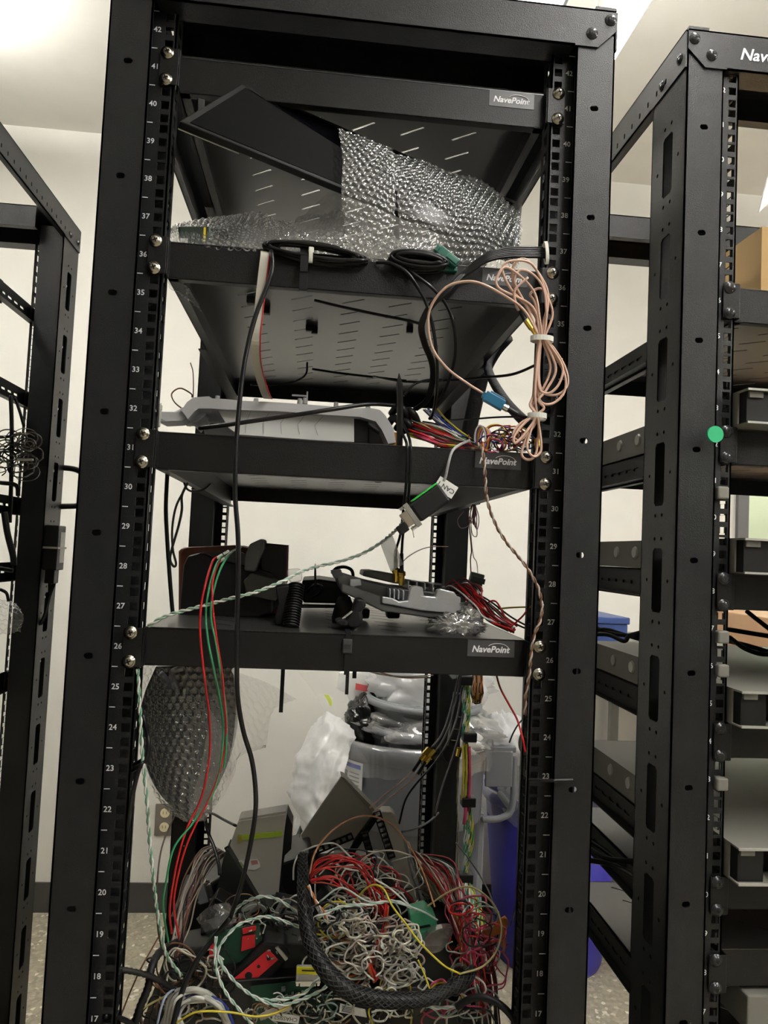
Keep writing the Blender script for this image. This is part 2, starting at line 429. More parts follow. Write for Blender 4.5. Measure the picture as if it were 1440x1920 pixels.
def film(name, col=(1, 1, 1), gloss=.45, diff=.08, rough=.1, tint=(1, 1, 1)):
    """thin clear film: mostly see-through, with reflections and a faint haze of its own"""
    m = bpy.data.materials.new(name); m.use_nodes = True; nt = m.node_tree; nt.nodes.clear(); L = nt.links
    out = nt.nodes.new('ShaderNodeOutputMaterial'); tr = nt.nodes.new('ShaderNodeBsdfTransparent'); tr.inputs[0].default_value = (*tint, 1)
    gl = nt.nodes.new('ShaderNodeBsdfGlossy'); gl.inputs['Roughness'].default_value = rough
    df = nt.nodes.new('ShaderNodeBsdfDiffuse'); df.inputs[0].default_value = (*col, 1)
    tl = nt.nodes.new('ShaderNodeBsdfTranslucent'); tl.inputs[0].default_value = (*col, 1)
    ad = nt.nodes.new('ShaderNodeMixShader'); ad.inputs[0].default_value = .5; L.new(df.outputs[0], ad.inputs[1]); L.new(tl.outputs[0], ad.inputs[2])
    lw = nt.nodes.new('ShaderNodeLayerWeight'); lw.inputs['Blend'].default_value = .35
    mr = nt.nodes.new('ShaderNodeMapRange'); mr.inputs[3].default_value = gloss*.25; mr.inputs[4].default_value = gloss*1.8
    L.new(lw.outputs['Facing'], mr.inputs[0])
    m1 = nt.nodes.new('ShaderNodeMixShader'); L.new(mr.outputs[0], m1.inputs[0]); L.new(tr.outputs[0], m1.inputs[1]); L.new(gl.outputs[0], m1.inputs[2])
    m2 = nt.nodes.new('ShaderNodeMixShader'); m2.inputs[0].default_value = diff; L.new(m1.outputs[0], m2.inputs[1]); L.new(ad.outputs[0], m2.inputs[2])
    L.new(m2.outputs[0], out.inputs[0]); return m
M['bubble'] = film('bubble_wrap', (.85, .87, .88), .42, .10, .09)
M['bag'] = film('clear_bag', (.97, .97, .97), .5, .24, .07)
def white_film(name):
    m = bpy.data.materials.new(name); m.use_nodes = True; nt = m.node_tree; nt.nodes.clear(); L = nt.links
    out = nt.nodes.new('ShaderNodeOutputMaterial'); df = nt.nodes.new('ShaderNodeBsdfDiffuse'); tl = nt.nodes.new('ShaderNodeBsdfTranslucent'); gl = nt.nodes.new('ShaderNodeBsdfGlossy'); gl.inputs['Roughness'].default_value = .2
    n = nt.nodes.new('ShaderNodeTexNoise'); n.inputs['Scale'].default_value = 20; r = nt.nodes.new('ShaderNodeValToRGB'); r.color_ramp.elements[0].color = (.88, .89, .90, 1); r.color_ramp.elements[1].color = (.97, .97, .97, 1)
    L.new(n.outputs['Fac'], r.inputs[0]); L.new(r.outputs[0], df.inputs[0]); L.new(r.outputs[0], tl.inputs[0])
    a = nt.nodes.new('ShaderNodeMixShader'); a.inputs[0].default_value = .45; L.new(df.outputs[0], a.inputs[1]); L.new(tl.outputs[0], a.inputs[2])
    b = nt.nodes.new('ShaderNodeMixShader'); b.inputs[0].default_value = .07; L.new(a.outputs[0], b.inputs[1]); L.new(gl.outputs[0], b.inputs[2]); L.new(b.outputs[0], out.inputs[0]); return m
M['whitebag'] = white_film('white_plastic_bag')
M['foam'] = mat('white_foam_sheet', (.84, .84, .80), .8, colvar=.03, bump=.2, bscale=300)
M['blackbag'] = mat('black_bin_bag', (.005, .005, .005), .24, spec=.35)
M['graybin'] = mat('gray_bin_plastic', (.115, .12, .138), .45, bump=.1, bscale=400)
M['lightgray'] = mat('light_gray_plastic', (.20, .21, .225), .4)
M['liner'] = film('clear_liner', (.97, .97, .97), .35, .14, .12)
M['bluebin'] = mat('blue_bin_plastic', (.035, .030, .30), .42)
M['bluebox'] = mat('blue_storage_box', (.03, .06, .20), .4)
M['paper'] = mat('white_paper', (.82, .82, .80), .7)
M['red'] = mat('red_paint', (.62, .02, .03), .45)
M['yellow'] = mat('yellow_sheath', (.70, .55, .03), .4)
M['wood'] = mat('oak_veneer', (.50, .30, .17), .5, colvar=.12, cscale=14)
M['card'] = mat('corrugated_card', (.46, .30, .13), .8)
M['ink'] = mat('dark_ink', (.03, .03, .04), .6)
M['blueink'] = mat('blue_ink', (.05, .08, .45), .6)
M['steel'] = mat('light_steel', (.50, .50, .47), .38, metal=.35)
M['steelgray'] = mat('gray_painted_steel', (.20, .195, .175), .45)
M['rubber'] = mat('black_rubber', (.009, .009, .010), .42, spec=.3)
M['rubbergloss'] = mat('black_cable_jacket', (.007, .007, .008), .28, spec=.32)
M['green_dot'] = mat('green_sticker', (.03, .45, .20), .5)

# ---------------------------------------------------------------- doorway, room behind it, ceiling details
struct('door_1', MB().box(1.655, 1.70, WY-.02, WY+.14, FZ, 2.06).box(2.655, 2.70, WY-.02, WY+.14, FZ, 2.06).box(1.655, 2.70, WY-.02, WY+.14, 2.06, 2.11), mat('dark_door_frame', (.10, .10, .105), .5))
# panelled wall in the far room
fw = MB().box(1.0, 5.2, 3.6, 3.66, FZ, CZ); struct('wall_inner', fw, mat('pale_green_wall', (.72, .80, .60), .7))
linear_lamp(3.0, 2.3, 3.5, 'linear ceiling lamp in the room beyond the doorway')
# rectangular ceiling panel above the central rack
t = thing('ceiling_panel_light', 'flat square ceiling light panel just above the top beam of the central rack', 'ceiling light', (.30, 1.0, CZ))
MB().box(.02, .585, .55, 1.30, CZ-.012, CZ).build('frame', M['lightgray'], t)
MB().box(.03, .575, .56, 1.29, CZ-.014, CZ-.012).build('diffuser', mat('panel_diffuser', (1, 1, 1), .5, emit=(1, .98, .95), es=2.5), t)

# wall outlet
t = thing('wall_outlet', 'brown wall outlet plate with ivory sockets behind the left rear post', 'power outlet', (-.53, WY, .235))
MB().box(-.565, -.495, WY-.006, WY, .175, .29).build('cover_plate', mat('brown_plate', (.17, .145, .12), .5), t, bevel=.002)
for z in (.207, .258):
    so = MB().cyl((-.530, WY-.009, z), (-.530, WY-.006, z), .017, n=20).build('socket', mat('ivory_plastic', (.75, .68, .45), .4), t)
    MB().box(-.537, -.5355, WY-.0095, WY-.009, z-.004, z+.006).box(-.5255, -.524, WY-.0095, WY-.009, z-.004, z+.006).build('slot', M['recess'], so)

# oak cabinet and blue boxes in the background on the right
t = thing('wooden_cabinet', 'oak-coloured wooden cabinet standing beside the doorway', 'cabinet', (2.1, 1.75, FZ))
MB().box(1.50, 2.70, 1.52, 1.95, FZ+.08, 1.09).build('carcass', M['wood'], t, bevel=.004)
MB().box(1.52, 2.68, 1.55, 1.93, FZ, FZ+.08).build('plinth', M['base'], t)
for x in (1.51, 1.905, 2.30): MB().box(x, x+.388, 1.502, 1.519, FZ+.10, 1.07).build('door', M['wood'], t, bevel=.002)
t = thing('side_table', 'gray table against the wall carrying the blue storage boxes', 'table', (1.02, 1.72, FZ))
tz = .985
MB().box(.90, 1.42, 1.48, 1.98, tz-.03, tz).build('table_top', M['steelgray'], t, bevel=.003)
for x in (1.13, 1.38):
    for y in (1.50, 1.94): MB().box(x, x+.03, y, y+.03, FZ, tz-.03).build('leg', M['steelgray'], t)
def bluebox(x0, x1, y0, y1, z0, z1, label):
    t = thing('storage_box', label, 'box', ((x0+x1)/2, (y0+y1)/2, z0), 'blue storage boxes')
    MB().box(x0, x1, y0, y1, z0, z1-.022).build('body', M['bluebox'], t, bevel=.004)
    MB().box(x0-.005, x1+.005, y0-.005, y1+.005, z1-.022, z1).build('lid', M['bluebox'], t, bevel=.003)
bluebox(.86, .995, 1.50, 1.8, tz, 1.075, 'flat blue box with lid on the gray table, seen between the racks')

# ---------------------------------------------------------------- bins behind the central rack
def bin_(name, label, c, prof, m, rim):
    t = thing(name, label, 'trash can', (c[0], c[1], FZ))
    MB().lathe(prof, (c[0], c[1], FZ), n=48).build('body', m, t, smooth=True)
    MB().lathe(rim, (c[0], c[1], FZ), n=48).build('rim', m, t, smooth=True)
    return t
gx, gy, gz = .302, 1.53, .785
gb = bin_('trash_can', 'round gray trash can overflowing with bagged lids behind the central rack', (gx, gy),
     [(.0001, 0), (.205, 0), (.21, .01), (.220, gz*.60), (.228, gz*.62), (.236, gz-.03), (.234, gz-.02), (.225, .3), (.20, .02), (.0001, .02)], M['graybin'],
     [(.236, gz-.05), (.244, gz-.048), (.244, gz-.006), (.240, gz), (.236, gz-.002), (.236, gz-.05)])
h = MB(); hx = gx+.225
for y in (gy-.085, gy+.07): h.box(hx, hx+.085, y-.006, y+.006, FZ+gz-.14, FZ+gz-.03)
h.box(hx-.01, hx+.095, gy-.09, gy+.075, FZ+gz-.035, FZ+gz-.018)
h.tube(catmull([(hx-.005, gy-.085, FZ+gz-.24), (hx+.055, gy-.085, FZ+gz-.235), (hx+.090, gy-.08, FZ+gz-.20), (hx+.092, gy-.078, FZ+gz-.05)], 6), .011, 8)
h.tube([(hx+.090, gy-.08, FZ+gz-.21), (hx+.090, gy+.07, FZ+gz-.21)], .011, 8)
h.build('handle', mat('handle_gray', (.13, .135, .15), .4), gb, bevel=.003)
v = MB()
v.box(gx+.19, gx+.232, gy-.075, gy-.045, FZ+.01, FZ+gz-.24); v.box(gx+.20, gx+.24, gy-.035, gy+.01, FZ+.01, FZ+gz-.24)
v.build('venting_channel', M['lightgray'], gb, bevel=.005)
# label on the gray bin
lb = MB(); a0 = math.radians(198)
def onbin(a, z, r=.243): return Vector((gx+r*math.cos(a), gy+r*math.sin(a), z))
def arcpatch(mb, a0, a1, z0, z1, r, n=8):
    mb.grid([[onbin(a0+(a1-a0)*i/n, z, r) for i in range(n+1)] for z in (z0, z1)])
aL = math.radians(205); aR = math.radians(228)
arcpatch(lb, aL, aR, FZ+gz-.130, FZ+gz-.052, .2425); lbo = lb.build('label_sticker', M['paper'], gb)
lt = MB(); arcpatch(lt, aL+.03, aR-.03, FZ+gz-.072, FZ+gz-.060, .2432)
lt.build('label_band', M['blueink'], lbo)
lt = MB(); arcpatch(lt, aL+.03, aL+.14, FZ+gz-.108, FZ+gz-.084, .2432)
for i in range(4): arcpatch(lt, aL+.18, aR-.05, FZ+gz-.085-.011*i, FZ+gz-.088-.011*i, .2432)
lt.build('label_print', mat('gray_print', (.35, .35, .36), .6), lbo)

bx, by, bz = .835, 1.72, .565
bb = bin_('recycling_bin', 'tall round blue recycling bin standing right of the gray trash can', (bx, by),
     [(.0001, 0), (.175, 0), (.18, .012), (.232, bz-.02), (.226, bz-.02), (.17, .03), (.0001, .03)], M['bluebin'],
     [(.230, bz-.04), (.242, bz-.038), (.242, bz-.004), (.236, bz), (.230, bz-.004)])

# liner bags
def liner(name, label, cat, c, r, z, drop, m, n=64, amp=.012, k=0):
    mb = MB(); rows = []
    for i, (rr, zz) in enumerate([(r-.035, z-.10), (r-.02, z-.02), (r-.004, z+.008), (r+.006, z+.008), (r+.012, z-.01), (r+.013, z-drop*.5), (r+.012, z-drop)]):
        row = []
        for j in range(n+1):
            a = 2*PI*(j % n)/n; q = crumple(a*3, i*.6, k)*2-1
            e = (q*amp if i > 2 else q*.006); d = (hash2(j % n, 3, k)-.5)*.02 if i == 6 else 0
            row.append(Vector((c[0]+(rr+abs(e))*math.cos(a), c[1]+(rr+abs(e))*math.sin(a), z*0+zz+FZ+d)))
        rows.append(row)
    return tag(mb.grid(rows).build(name, m, smooth=True), label, cat)
liner('bin_liner', 'clear plastic liner folded over the rim of the gray trash can', 'bin bag', (gx, gy), .246, gz, .075, M['liner'], k=1)
liner('bin_liner', 'clear plastic liner folded over the rim of the blue recycling bin', 'bin bag', (bx, by), .243, bz, .07, M['liner'], k=5)
def blob(name, label, cat, c, R3, m, n=40, amp=.25, fs=2.2, k=0, group=None, smooth=True, ridge=True):
    """crumpled closed bag of radii R3"""
    mb = MB(); rows = []
    for i in range(n//2+1):
        th = PI*i/(n//2); row = []
        for j in range(n+1):
            a = 2*PI*(j % n)/n; d = Vector((math.sin(th)*math.cos(a), math.sin(th)*math.sin(a), math.cos(th)))
            q = crumple(d.x*fs+7+d.z*1.3, d.y*fs+5+d.z*fs, k)
            s = 1+amp*(q*2-.8); row.append(Vector((c[0]+d.x*R3[0]*s, c[1]+d.y*R3[1]*s, c[2]+d.z*R3[2]*s)))
        rows.append(row)
    return tag(mb.grid(rows).build(name, m, smooth=smooth), label, cat, group)
# discarded gray containers inside the gray bin
def tub(c, r, hgt, label, tilt):
    t = thing('gray_tub', label, 'tub', c, 'gray tubs heaped in the trash can')
    T = Matrix.Translation(Vector(c)) @ Matrix.Rotation(tilt, 4, 'Y'); mb = MB()
    mb.lathe([(.0001, 0), (r*.9, 0), (r*.96, hgt-.012), (r, hgt-.01), (r, hgt), (r*.95, hgt), (r*.9, .01), (.0001, .01)], (0, 0, 0), n=40)
    mb.v = [T @ x for x in mb.v]; mb.build('body', M['lightgray'], t, smooth=True)
    mb = MB().lathe([(r*1.03, hgt-.022), (r*1.05, hgt-.02), (r*1.05, hgt-.006), (r, hgt-.004)], (0, 0, 0), n=40); mb.v = [T @ x for x in mb.v]; mb.build('lip', M['lightgray'], t, smooth=True)
tub((gx+.035, gy-.02, FZ+gz-.05), .190, .085, 'lower gray tub wrapped in plastic on top of the trash can', .06)
tub((gx+.030, gy-.02, FZ+gz+.045), .178, .07, 'upper gray tub lying in the lower one on the trash can', .04)
blob('plastic_bag', 'full white plastic bag crowning the gray trash can', 'plastic bag', (gx+.06, gy-.01, FZ+gz+.150), (.185, .16, .115), M['whitebag'], k=3, amp=.35, n=56)
blob('plastic_bag', 'crumpled clear plastic over the gray tubs in the trash can', 'plastic bag', (gx+.045, gy-.04, FZ+gz+.03), (.212, .195, .085), M['bag'], k=9, amp=.3, n=56)
blob('plastic_bag', 'small white crumpled bag at the front of the trash can', 'plastic bag', (gx+.10, gy-.19, FZ+gz+.015), (.075, .04, .045), M['whitebag'], k=12, amp=.6)
blob('bin_bag', 'shiny black bin bag bulging out of the left side of the gray trash can', 'bin bag', (gx-.15, gy-.01, FZ+gz+.035), (.065, .10, .085), M['blackbag'], k=4, amp=.28, n=56)
blob('bin_bag', 'narrow black bin bag strip rising behind the gray tubs', 'bin bag', (gx-.07, gy+.07, FZ+gz+.135), (.075, .05, .045), M['blackbag'], k=6, amp=.28, n=48)
blob('plastic_bag', 'crumpled translucent bag filling the blue recycling bin', 'plastic bag', (bx-.015, by-.02, FZ+bz+.04), (.20, .20, .17), M['bag'], k=8, amp=.45, n=64)
blob('plastic_bag', 'white plastic bag inside the blue recycling bin', 'plastic bag', (bx-.05, by+.03, FZ+bz+.05), (.14, .13, .13), M['whitebag'], k=10, amp=.5, n=56)
blob('plastic_bag', 'white bag squeezed between the two bins', 'plastic bag', (gx+.29, gy+.03, FZ+gz-.03), (.085, .10, .10), M['whitebag'], k=11, amp=.5, n=48)

# foam sheet hanging from the gray bin
Y = 1.40
fs_ = [[at(598, 1338, 1.47), at(618, 1340, 1.42), at(642, 1352, 1.40), at(660, 1370, 1.42)],
       [at(572, 1390, 1.40), at(600, 1392, 1.33), at(625, 1400, 1.33), at(650, 1412, 1.36)],
       [at(548, 1450, 1.36), at(580, 1450, 1.29), at(610, 1455, 1.28), at(642, 1460, 1.30)],
       [at(536, 1482, 1.36), at(566, 1503, 1.27), at(600, 1512, 1.26), at(640, 1500, 1.30)],
       [at(560, 1508, 1.38), at(580, 1540, 1.27), at(600, 1548, 1.26), at(628, 1530, 1.30)],
       [at(566, 1545, 1.40), at(575, 1575, 1.28), at(590, 1580, 1.27), at(618, 1560, 1.30)]]
tag(MB().grid(sheet(fs_, 14, 12, .028, 9, k=2)).build('foam_sheet', M['whitebag'], smooth=True), 'white foam wrapping sheet draped over the left side of the gray trash can', 'packing foam')
fs2 = [[at(500, 1440, 1.50), at(560, 1420, 1.45), at(590, 1420, 1.44)], [at(495, 1500, 1.48), at(540, 1510, 1.42), at(590, 1500, 1.42)], [at(505, 1570, 1.50), at(545, 1590, 1.42), at(595, 1590, 1.40)]]
# paper box with a red label, yellow scrap
t = thing('paper_box', 'crumpled white paper packaging with a red label sticking out of the gray trash can', 'packaging', at(690, 1320, 1.66))
pp = MB(); prism(pp, [(636, 1262), (722, 1258), (740, 1262), (738, 1330), (662, 1326), (648, 1300), (630, 1290)], 1.60, .03, .1); pp.build('body', M['paper'], t, bevel=.002)
rl = MB(); prism(rl, [(667, 1281), (700, 1289), (700, 1300), (666, 1293)], 1.596, .002, .1); rlo = rl.build('red_label', M['red'], t)
t = MB(); prism(t, [(607, 1302), (616, 1303), (623, 1312), (622, 1324), (618, 1323), (614, 1313)], 1.56, .002)
ys = t.build('yellow_scrap', mat('neon_yellow', (.75, .85, .05), .6)); tag(ys, 'torn neon yellow scrap caught in the clear bag left of the paper packaging', 'scrap')
cb = [[at(560, 1262, 1.56), at(610, 1258, 1.55), at(660, 1262, 1.56), at(700, 1270, 1.58)], [at(590, 1300, 1.54), at(620, 1300, 1.53), at(650, 1305, 1.54), at(690, 1310, 1.55)], [at(615, 1345, 1.50), at(630, 1345, 1.49), at(650, 1350, 1.50), at(680, 1360, 1.52)]]
tag(MB().grid(sheet(cb, 8, 8, .01, 16, k=6)).build('clear_bag', film('thin_clear_bag', (.9, .9, .85), .10, .10, .2), smooth=True), 'flap of thin clear plastic bag standing up left of the paper packaging', 'plastic bag')

# ---------------------------------------------------------------- contents of the right rack
g = 'vented shelves in the right rack'
RX = .688
for n, what in ((36, 'under the cardboard box in the right rack'), (32, 'next to the round green sticker in the right rack'), (28, 'carrying the second steel tray device in the right rack'), (24, 'carrying the third steel tray device in the right rack'), (20, 'carrying the lowest steel tray device in the right rack')):
    shelf(RX, n, .50, 'black vented shelf '+what, g, logo=False, screwm='screw_black', rear=.57)
shelf(RX, 18, .50, 'plain dark shelf at the bottom right edge of the photo', g, logo=False, screwm='screw_black', rear=.57)
def device(z, label):
    x0, x1, y0, y1 = RX-.222, RX+.222, -.028, .46; h = .0425; t = .0022
    T = thing('steel_tray_device', label, 'electronic device', (RX, y0, z), 'steel tray devices in the right rack')
    MB().box(x0, x1, y0, y1, z+.0005, z+t).box(x0, x1, y0, y1, z+h-t, z+h).box(x0, x0+t, y0+.02, y1, z+t, z+h-t).box(x1-t, x1, y0+.02, y1, z+t, z+h-t).box(x0, x1, y1-t, y1, z, z+h).build('chassis', M['steelgray'], T)
    MB().box(x0, x1, y0-.002, y0, z+.0005, z+.003).box(x0, x1, y0-.002, y0, z+h-.0025, z+h).build('front_edge', M['steel'], T)
    b = MB(); b.box(x0+.003, x1-.003, y0+.035, y0+.037, z+t, z+h-t)
    b.box(x0+.003, x0+.034, y0+.006, y0+.035, z+t, z+h-t); b.build('inner_wall', M['rubber'], T)
    c = MB()
    for i in range(8):
        xx = x0+.062+i*.047
        c.box(xx, xx+.028, y0+.010, y0+.034, z+t, z+.018); c.box(xx+.008, xx+.033, y0+.004, y0+.034, z+.020, z+h-.006)
    c.build('connector_block', mat('dark_gray_plastic', (.06, .06, .062), .4), T, bevel=.001)
    MB().box(x0+.005, x0+.022, y0+.003, y0+.02, z+h-.010, z+h-.003).build('latch', M['steelgray'], T)
    for yy in (.08, .13, .20, .27, .34): MB().cyl((x0-.0025, yy, z+.024), (x0, yy, z+.024), .008, .010, n=16).build('bump', M['steel'], T)
    return T
for n, w in ((32, 'highest'), (28, 'second highest'), (24, 'third highest'), (20, 'lowest')):
    device(n*U, 'open-fronted steel tray device with light edges, %s of four in the right rack' % w)
t = tag(MB().cyl(at(1342, 814, PF-.0035), at(1342, 814, PF-.0035)+Vector((0, .0035, 0)), .0098, n=32).build('round_sticker', M['green_dot']), 'round green sticker on the front post of the right rack', 'sticker')
# cardboard box
t = thing('cardboard_box', 'brown cardboard box with a torn white flap on the top shelf of the right rack', 'cardboard box', (.74, .2, 36*U))
MB().box(.535, .86, .06, .36, 36*U+.0005, 36*U+.105).build('carton', M['card'], t)
fl = MB(); prism(fl, [(1444, 318), (1438, 340), (1432, 362), (1423, 398), (1446, 377), (1460, 300)], .02, .003); fl.build('torn_flap', M['paper'], t)
# green PCB box at the bottom right corner
t = thing('gray_module', 'gray module with a green edge at the bottom right corner', 'electronic device', (RX, .05, 16.3*U))
MB().box(RX-.19, RX+.19, .0, .25, 15.95*U, 16.9*U).build('case', M['steelgray'], t, bevel=.002)
MB().box(RX-.19, RX+.19, -.004, 0, 15.95*U, 16.0*U).build('green_edge', M['green_dot'], t)
shelf(RX, 15, .50, 'dark shelf below the gray module at the bottom of the right rack', g, logo=False, screwm='screw_black', rear=.57)

# ---------------------------------------------------------------- contents of the left rack
LX = -.868
for n, what in ((39, 'at the top of the left rack'), (35, 'second from the top in the left rack'), (30, 'below the thin wire tangle in the left rack'), (27, 'holding the bubble wrap in the left rack'), (22, 'low in the left rack')):
    shelf(LX, n, .60, 'dark vented shelf '+what, 'vented shelves in the left rack', logo=False, screwm='screw_black', rear=.755)
# small black module tied to the left rack's post
X = -.573
t = thing('relay_module', 'small black module with a white label tied to the rear post of the left rack', 'electronic module', (X, .74, 1.23))
def bx_x(p, q, d): a = atx(*p, X); b = atx(*q, X); return (X, X+d, min(a.y, b.y), max(a.y, b.y), min(a.z, b.z), max(a.z, b.z))
b_ = (X+.0005, X+.028, .69, .735, 1.185, 1.275)
MB().box(*b_).build('housing', M['rubber'], t, bevel=.002)
MB().box(X+.028, X+.0285, .705, .730, 1.20, 1.262).build('label_plate', M['paper'], t)
MB().box(X+.003, X+.022, .70, .728, 1.158, 1.185).build('plug', M['rubber'], t, bevel=.002)
MB().box(X+.0285, X+.030, .69, .737, 1.228, 1.232).box(X, X+.030, .688, .690, 1.228, 1.232).box(X, X+.030, .737, .739, 1.228, 1.232).build('zip_tie', M['steel'], t)
c = MB()
for i in range(4): c.tube(catmull([(X+.008+.004*i, .715, 1.158), (X+.010, .712+.003*i, 1.13), (X+.006, .70+.004*i, 1.09), (X-.01, .70+.006*i, 1.06)], 6), .002, 6)
c.build('cable', M['rubbergloss'], t)
tag(MB().tube(catmull([(X-.02, .775, 1.40), (X+.03, .785, 1.395), (X+.055, .79, 1.36), (X+.045, .79, 1.325), (X-.02, .775, 1.315)], 8), .006, 8).build('cable_loop', M['rubbergloss'], smooth=True), 'thick black cable looping out behind the rear post of the left rack', 'cable')
tag(MB().grid(sheet([[at(-30, 1118, .60), at(0, 1122, .58), at(30, 1128, .60)], [at(-30, 1150, .57), at(0, 1150, .56), at(44, 1155, .58)], [at(-30, 1185, .58), at(0, 1190, .58), at(38, 1184, .60)]], 24, 24, .004, 20, bub=.004, k=21)).build('bubble_wrap', M['bubble'], smooth=True), 'piece of bubble wrap over the edge of a shelf in the left rack', 'bubble wrap')

# ================================================================ wires and small helpers
WM = {}
def wm(c, r=.38):
    k = (tuple(c), r)
    if k not in WM: WM[k] = mat('wire_insulation_%02d' % len(WM), c, r)
    return WM[k]
RED = (.42, .012, .012); GRN = (.04, .26, .11); WHT = (.62, .62, .58); YEL = (.55, .46, .04); BLK = (.012, .012, .013); BRN = (.15, .07, .035); BLU = (.03, .05, .28); ORG = (.6, .16, .03); PNK = (.50, .06, .14); VIO = (.13, .05, .22); GRY = (.25, .25, .25); COP = (.56, .37, .29)
def PT(pts, Y=None):
    return [at(*(p if len(p) == 3 else (p[0], p[1], Y))) for p in pts]
def wire(name, pts, r, m, label=None, cat='cable', Y=None, parent=None, group=None, k=7, n=6):
    o = MB().tube(catmull(PT(pts, Y), k), r, n).build(name, m, parent, smooth=True)
    if label: tag(o, label, cat, group)
    return o
def helix(P, rad, pitch, ph):
    out = []; L = 0; a = None
    for i, p in enumerate(P):
        if i: L += (P[i]-P[i-1]).length
        t = (P[min(i+1, len(P)-1)]-P[max(i-1, 0)]).normalized()
        if a is None: a = t.orthogonal().normalized()
        a = (a-t*a.dot(t)).normalized(); b = t.cross(a); q = ph+2*PI*L/pitch
        out.append(p+(a*math.cos(q)+b*math.sin(q))*rad)
    return out
def dense(P, step=.0022):
    out = []
    for i in range(len(P)-1):
        n = max(1, int((P[i+1]-P[i]).length/step))
        out += [P[i].lerp(P[i+1], j/n) for j in range(n)]
    return out+[P[-1]]
def twisted(name, pts, r, cols, label, pitch=.022, Y=None, cat='wire', group=None, world=False):
    P = dense(catmull(pts if world else PT(pts, Y), 8), .0025)
    t = thing(name, label, cat, P[0], group)
    for i, c in enumerate(cols):
        MB().tube(helix(P, r*1.02, pitch, 2*PI*i/len(cols)), r, 5).build('strand', wm(c), t, smooth=True)
    return t
def bolt_hex(mb, c, ax, r, h): mb.cyl(c, Vector(c)+Vector(ax).normalized()*h, r, n=6)
M['gold'] = mat('gold_plating', (.75, .52, .10), .22, metal=1)
M['chrome'] = mat('bright_metal', (.7, .7, .7), .2, metal=1)
M['tie_white'] = mat('natural_nylon', (.62, .62, .56), .45)
M['glass'] = mat('black_glass', (.002, .002, .003), .12, spec=.08)
M['cast'] = mat('cast_aluminium', (.62, .64, .68), .40, metal=.75, bump=.1, bscale=500)
M['castdark'] = mat('dark_cast_aluminium', (.16, .16, .16), .5, metal=.6)
M['housing'] = mat('white_molded_plastic', (.50, .50, .51), .42)
M['silverfoil'] = mat('crumpled_foil', (.8, .8, .8), .2, metal=1)
M['pcb'] = mat('green_circuit_board', (.008, .05, .028), .4)
M['greenplastic'] = mat('dark_green_plastic', (.0, .085, .055), .35)

S36 = 36*U-.0006; S31 = 31*U-.0006; S26 = 26*U-.0006
def ziptie(label, c, rx, rz, w=.004, m='tie_white', ax=(0, 1, 0), tail=None, group=None, head=True):
    """tie strap: a flat ring of radii rx, rz around axis ax, with its square head and cut tail"""
    t = thing('zip_tie', label, 'zip tie', c, group); ax = Vector(ax).normalized()
    a = Vector((0, 0, 1)).cross(ax); a = a.normalized() if a.length > .1 else Vector((1, 0, 0)); b = ax.cross(a); c = Vector(c); n = 20; mb = MB()
    rows = [[c+a*(rx+d)*math.cos(2*PI*i/n)+b*(rz+d)*math.sin(2*PI*i/n)+ax*e for i in range(n+1)] for d, e in ((0, -w/2), (.0012, -w/2), (.0012, w/2), (0, w/2), (0, -w/2))]
    mb.grid(rows).build('strap', M[m], t)
    if head:
        hc = c+a*rx*.7-ax*0+b*rz*.7; MB().box(hc.x-w*.7, hc.x+w*.7, hc.y-w*.7, hc.y+w*.7, hc.z-w*.7, hc.z+w*.7).build('head', M[m], t, bevel=.0005)
    if tail: MB().tube(catmull([c+a*rx*.7+b*rz*.7]+[Vector(q) for q in tail], 5), w*.3, 4).build('tail', M[m], t)
    return t

# ================================================================ shelf 36: black panel, bubble wrap, coiled cables
A_ = at(334, 241, -.024); B_ = at(450, 170, .016); D_ = at(962, 497, .080); C_ = at(972, 392, .145)
D_.z = max(D_.z, S36+.002)
nrm = (B_-A_).cross(D_-A_).normalized()
if nrm.z < 0: nrm = -nrm
def slab(mb, a, b, c, d, th): mb.add([a, b, c, d, a+nrm*th, b+nrm*th, c+nrm*th, d+nrm*th], [(0, 1, 2, 3), (7, 6, 5, 4), (0, 4, 5, 1), (1, 5, 6, 2), (2, 6, 7, 3), (3, 7, 4, 0)]); return mb
t = thing('flat_screen_panel', 'glossy black flat screen panel leaning up from the bubble wrap toward the top shelf', 'screen', A_)
slab(MB(), A_, B_, C_, D_, .011).build('housing', M['rubber'], t, bevel=.0015)
def bil(u, v): return (A_*(1-u)+D_*u)*(1-v)+(B_*(1-u)+C_*u)*v
fo = nrm*(-.0008 if nrm.dot(CAM-A_) < 0 else .011)
slab(MB(), bil(.02, .04)+fo, bil(.02, .94)+fo, bil(.98, .94)+fo, bil(.98, .04)+fo, .0008).build('glass_front', M['glass'], t)
e = MB(); e.tube([bil(0, 1)+nrm*.006, bil(1, 1)+nrm*.006], .0016, 6); e.build('metal_edge', M['castdark'], t)
e = MB(); e.tube([A_-nrm*.0004, bil(.16, 0)-nrm*.0004], .0008, 5); e.build('trim_edge', M['steel'], t)
e = MB(); e.box(-.004, .004, -.02, .02, -.004, .004, Matrix.Translation(bil(.0, .35)) @ nrm.to_track_quat('Z', 'Y').to_matrix().to_4x4()); e.build('hinge', M['rubber'], t, bevel=.001)

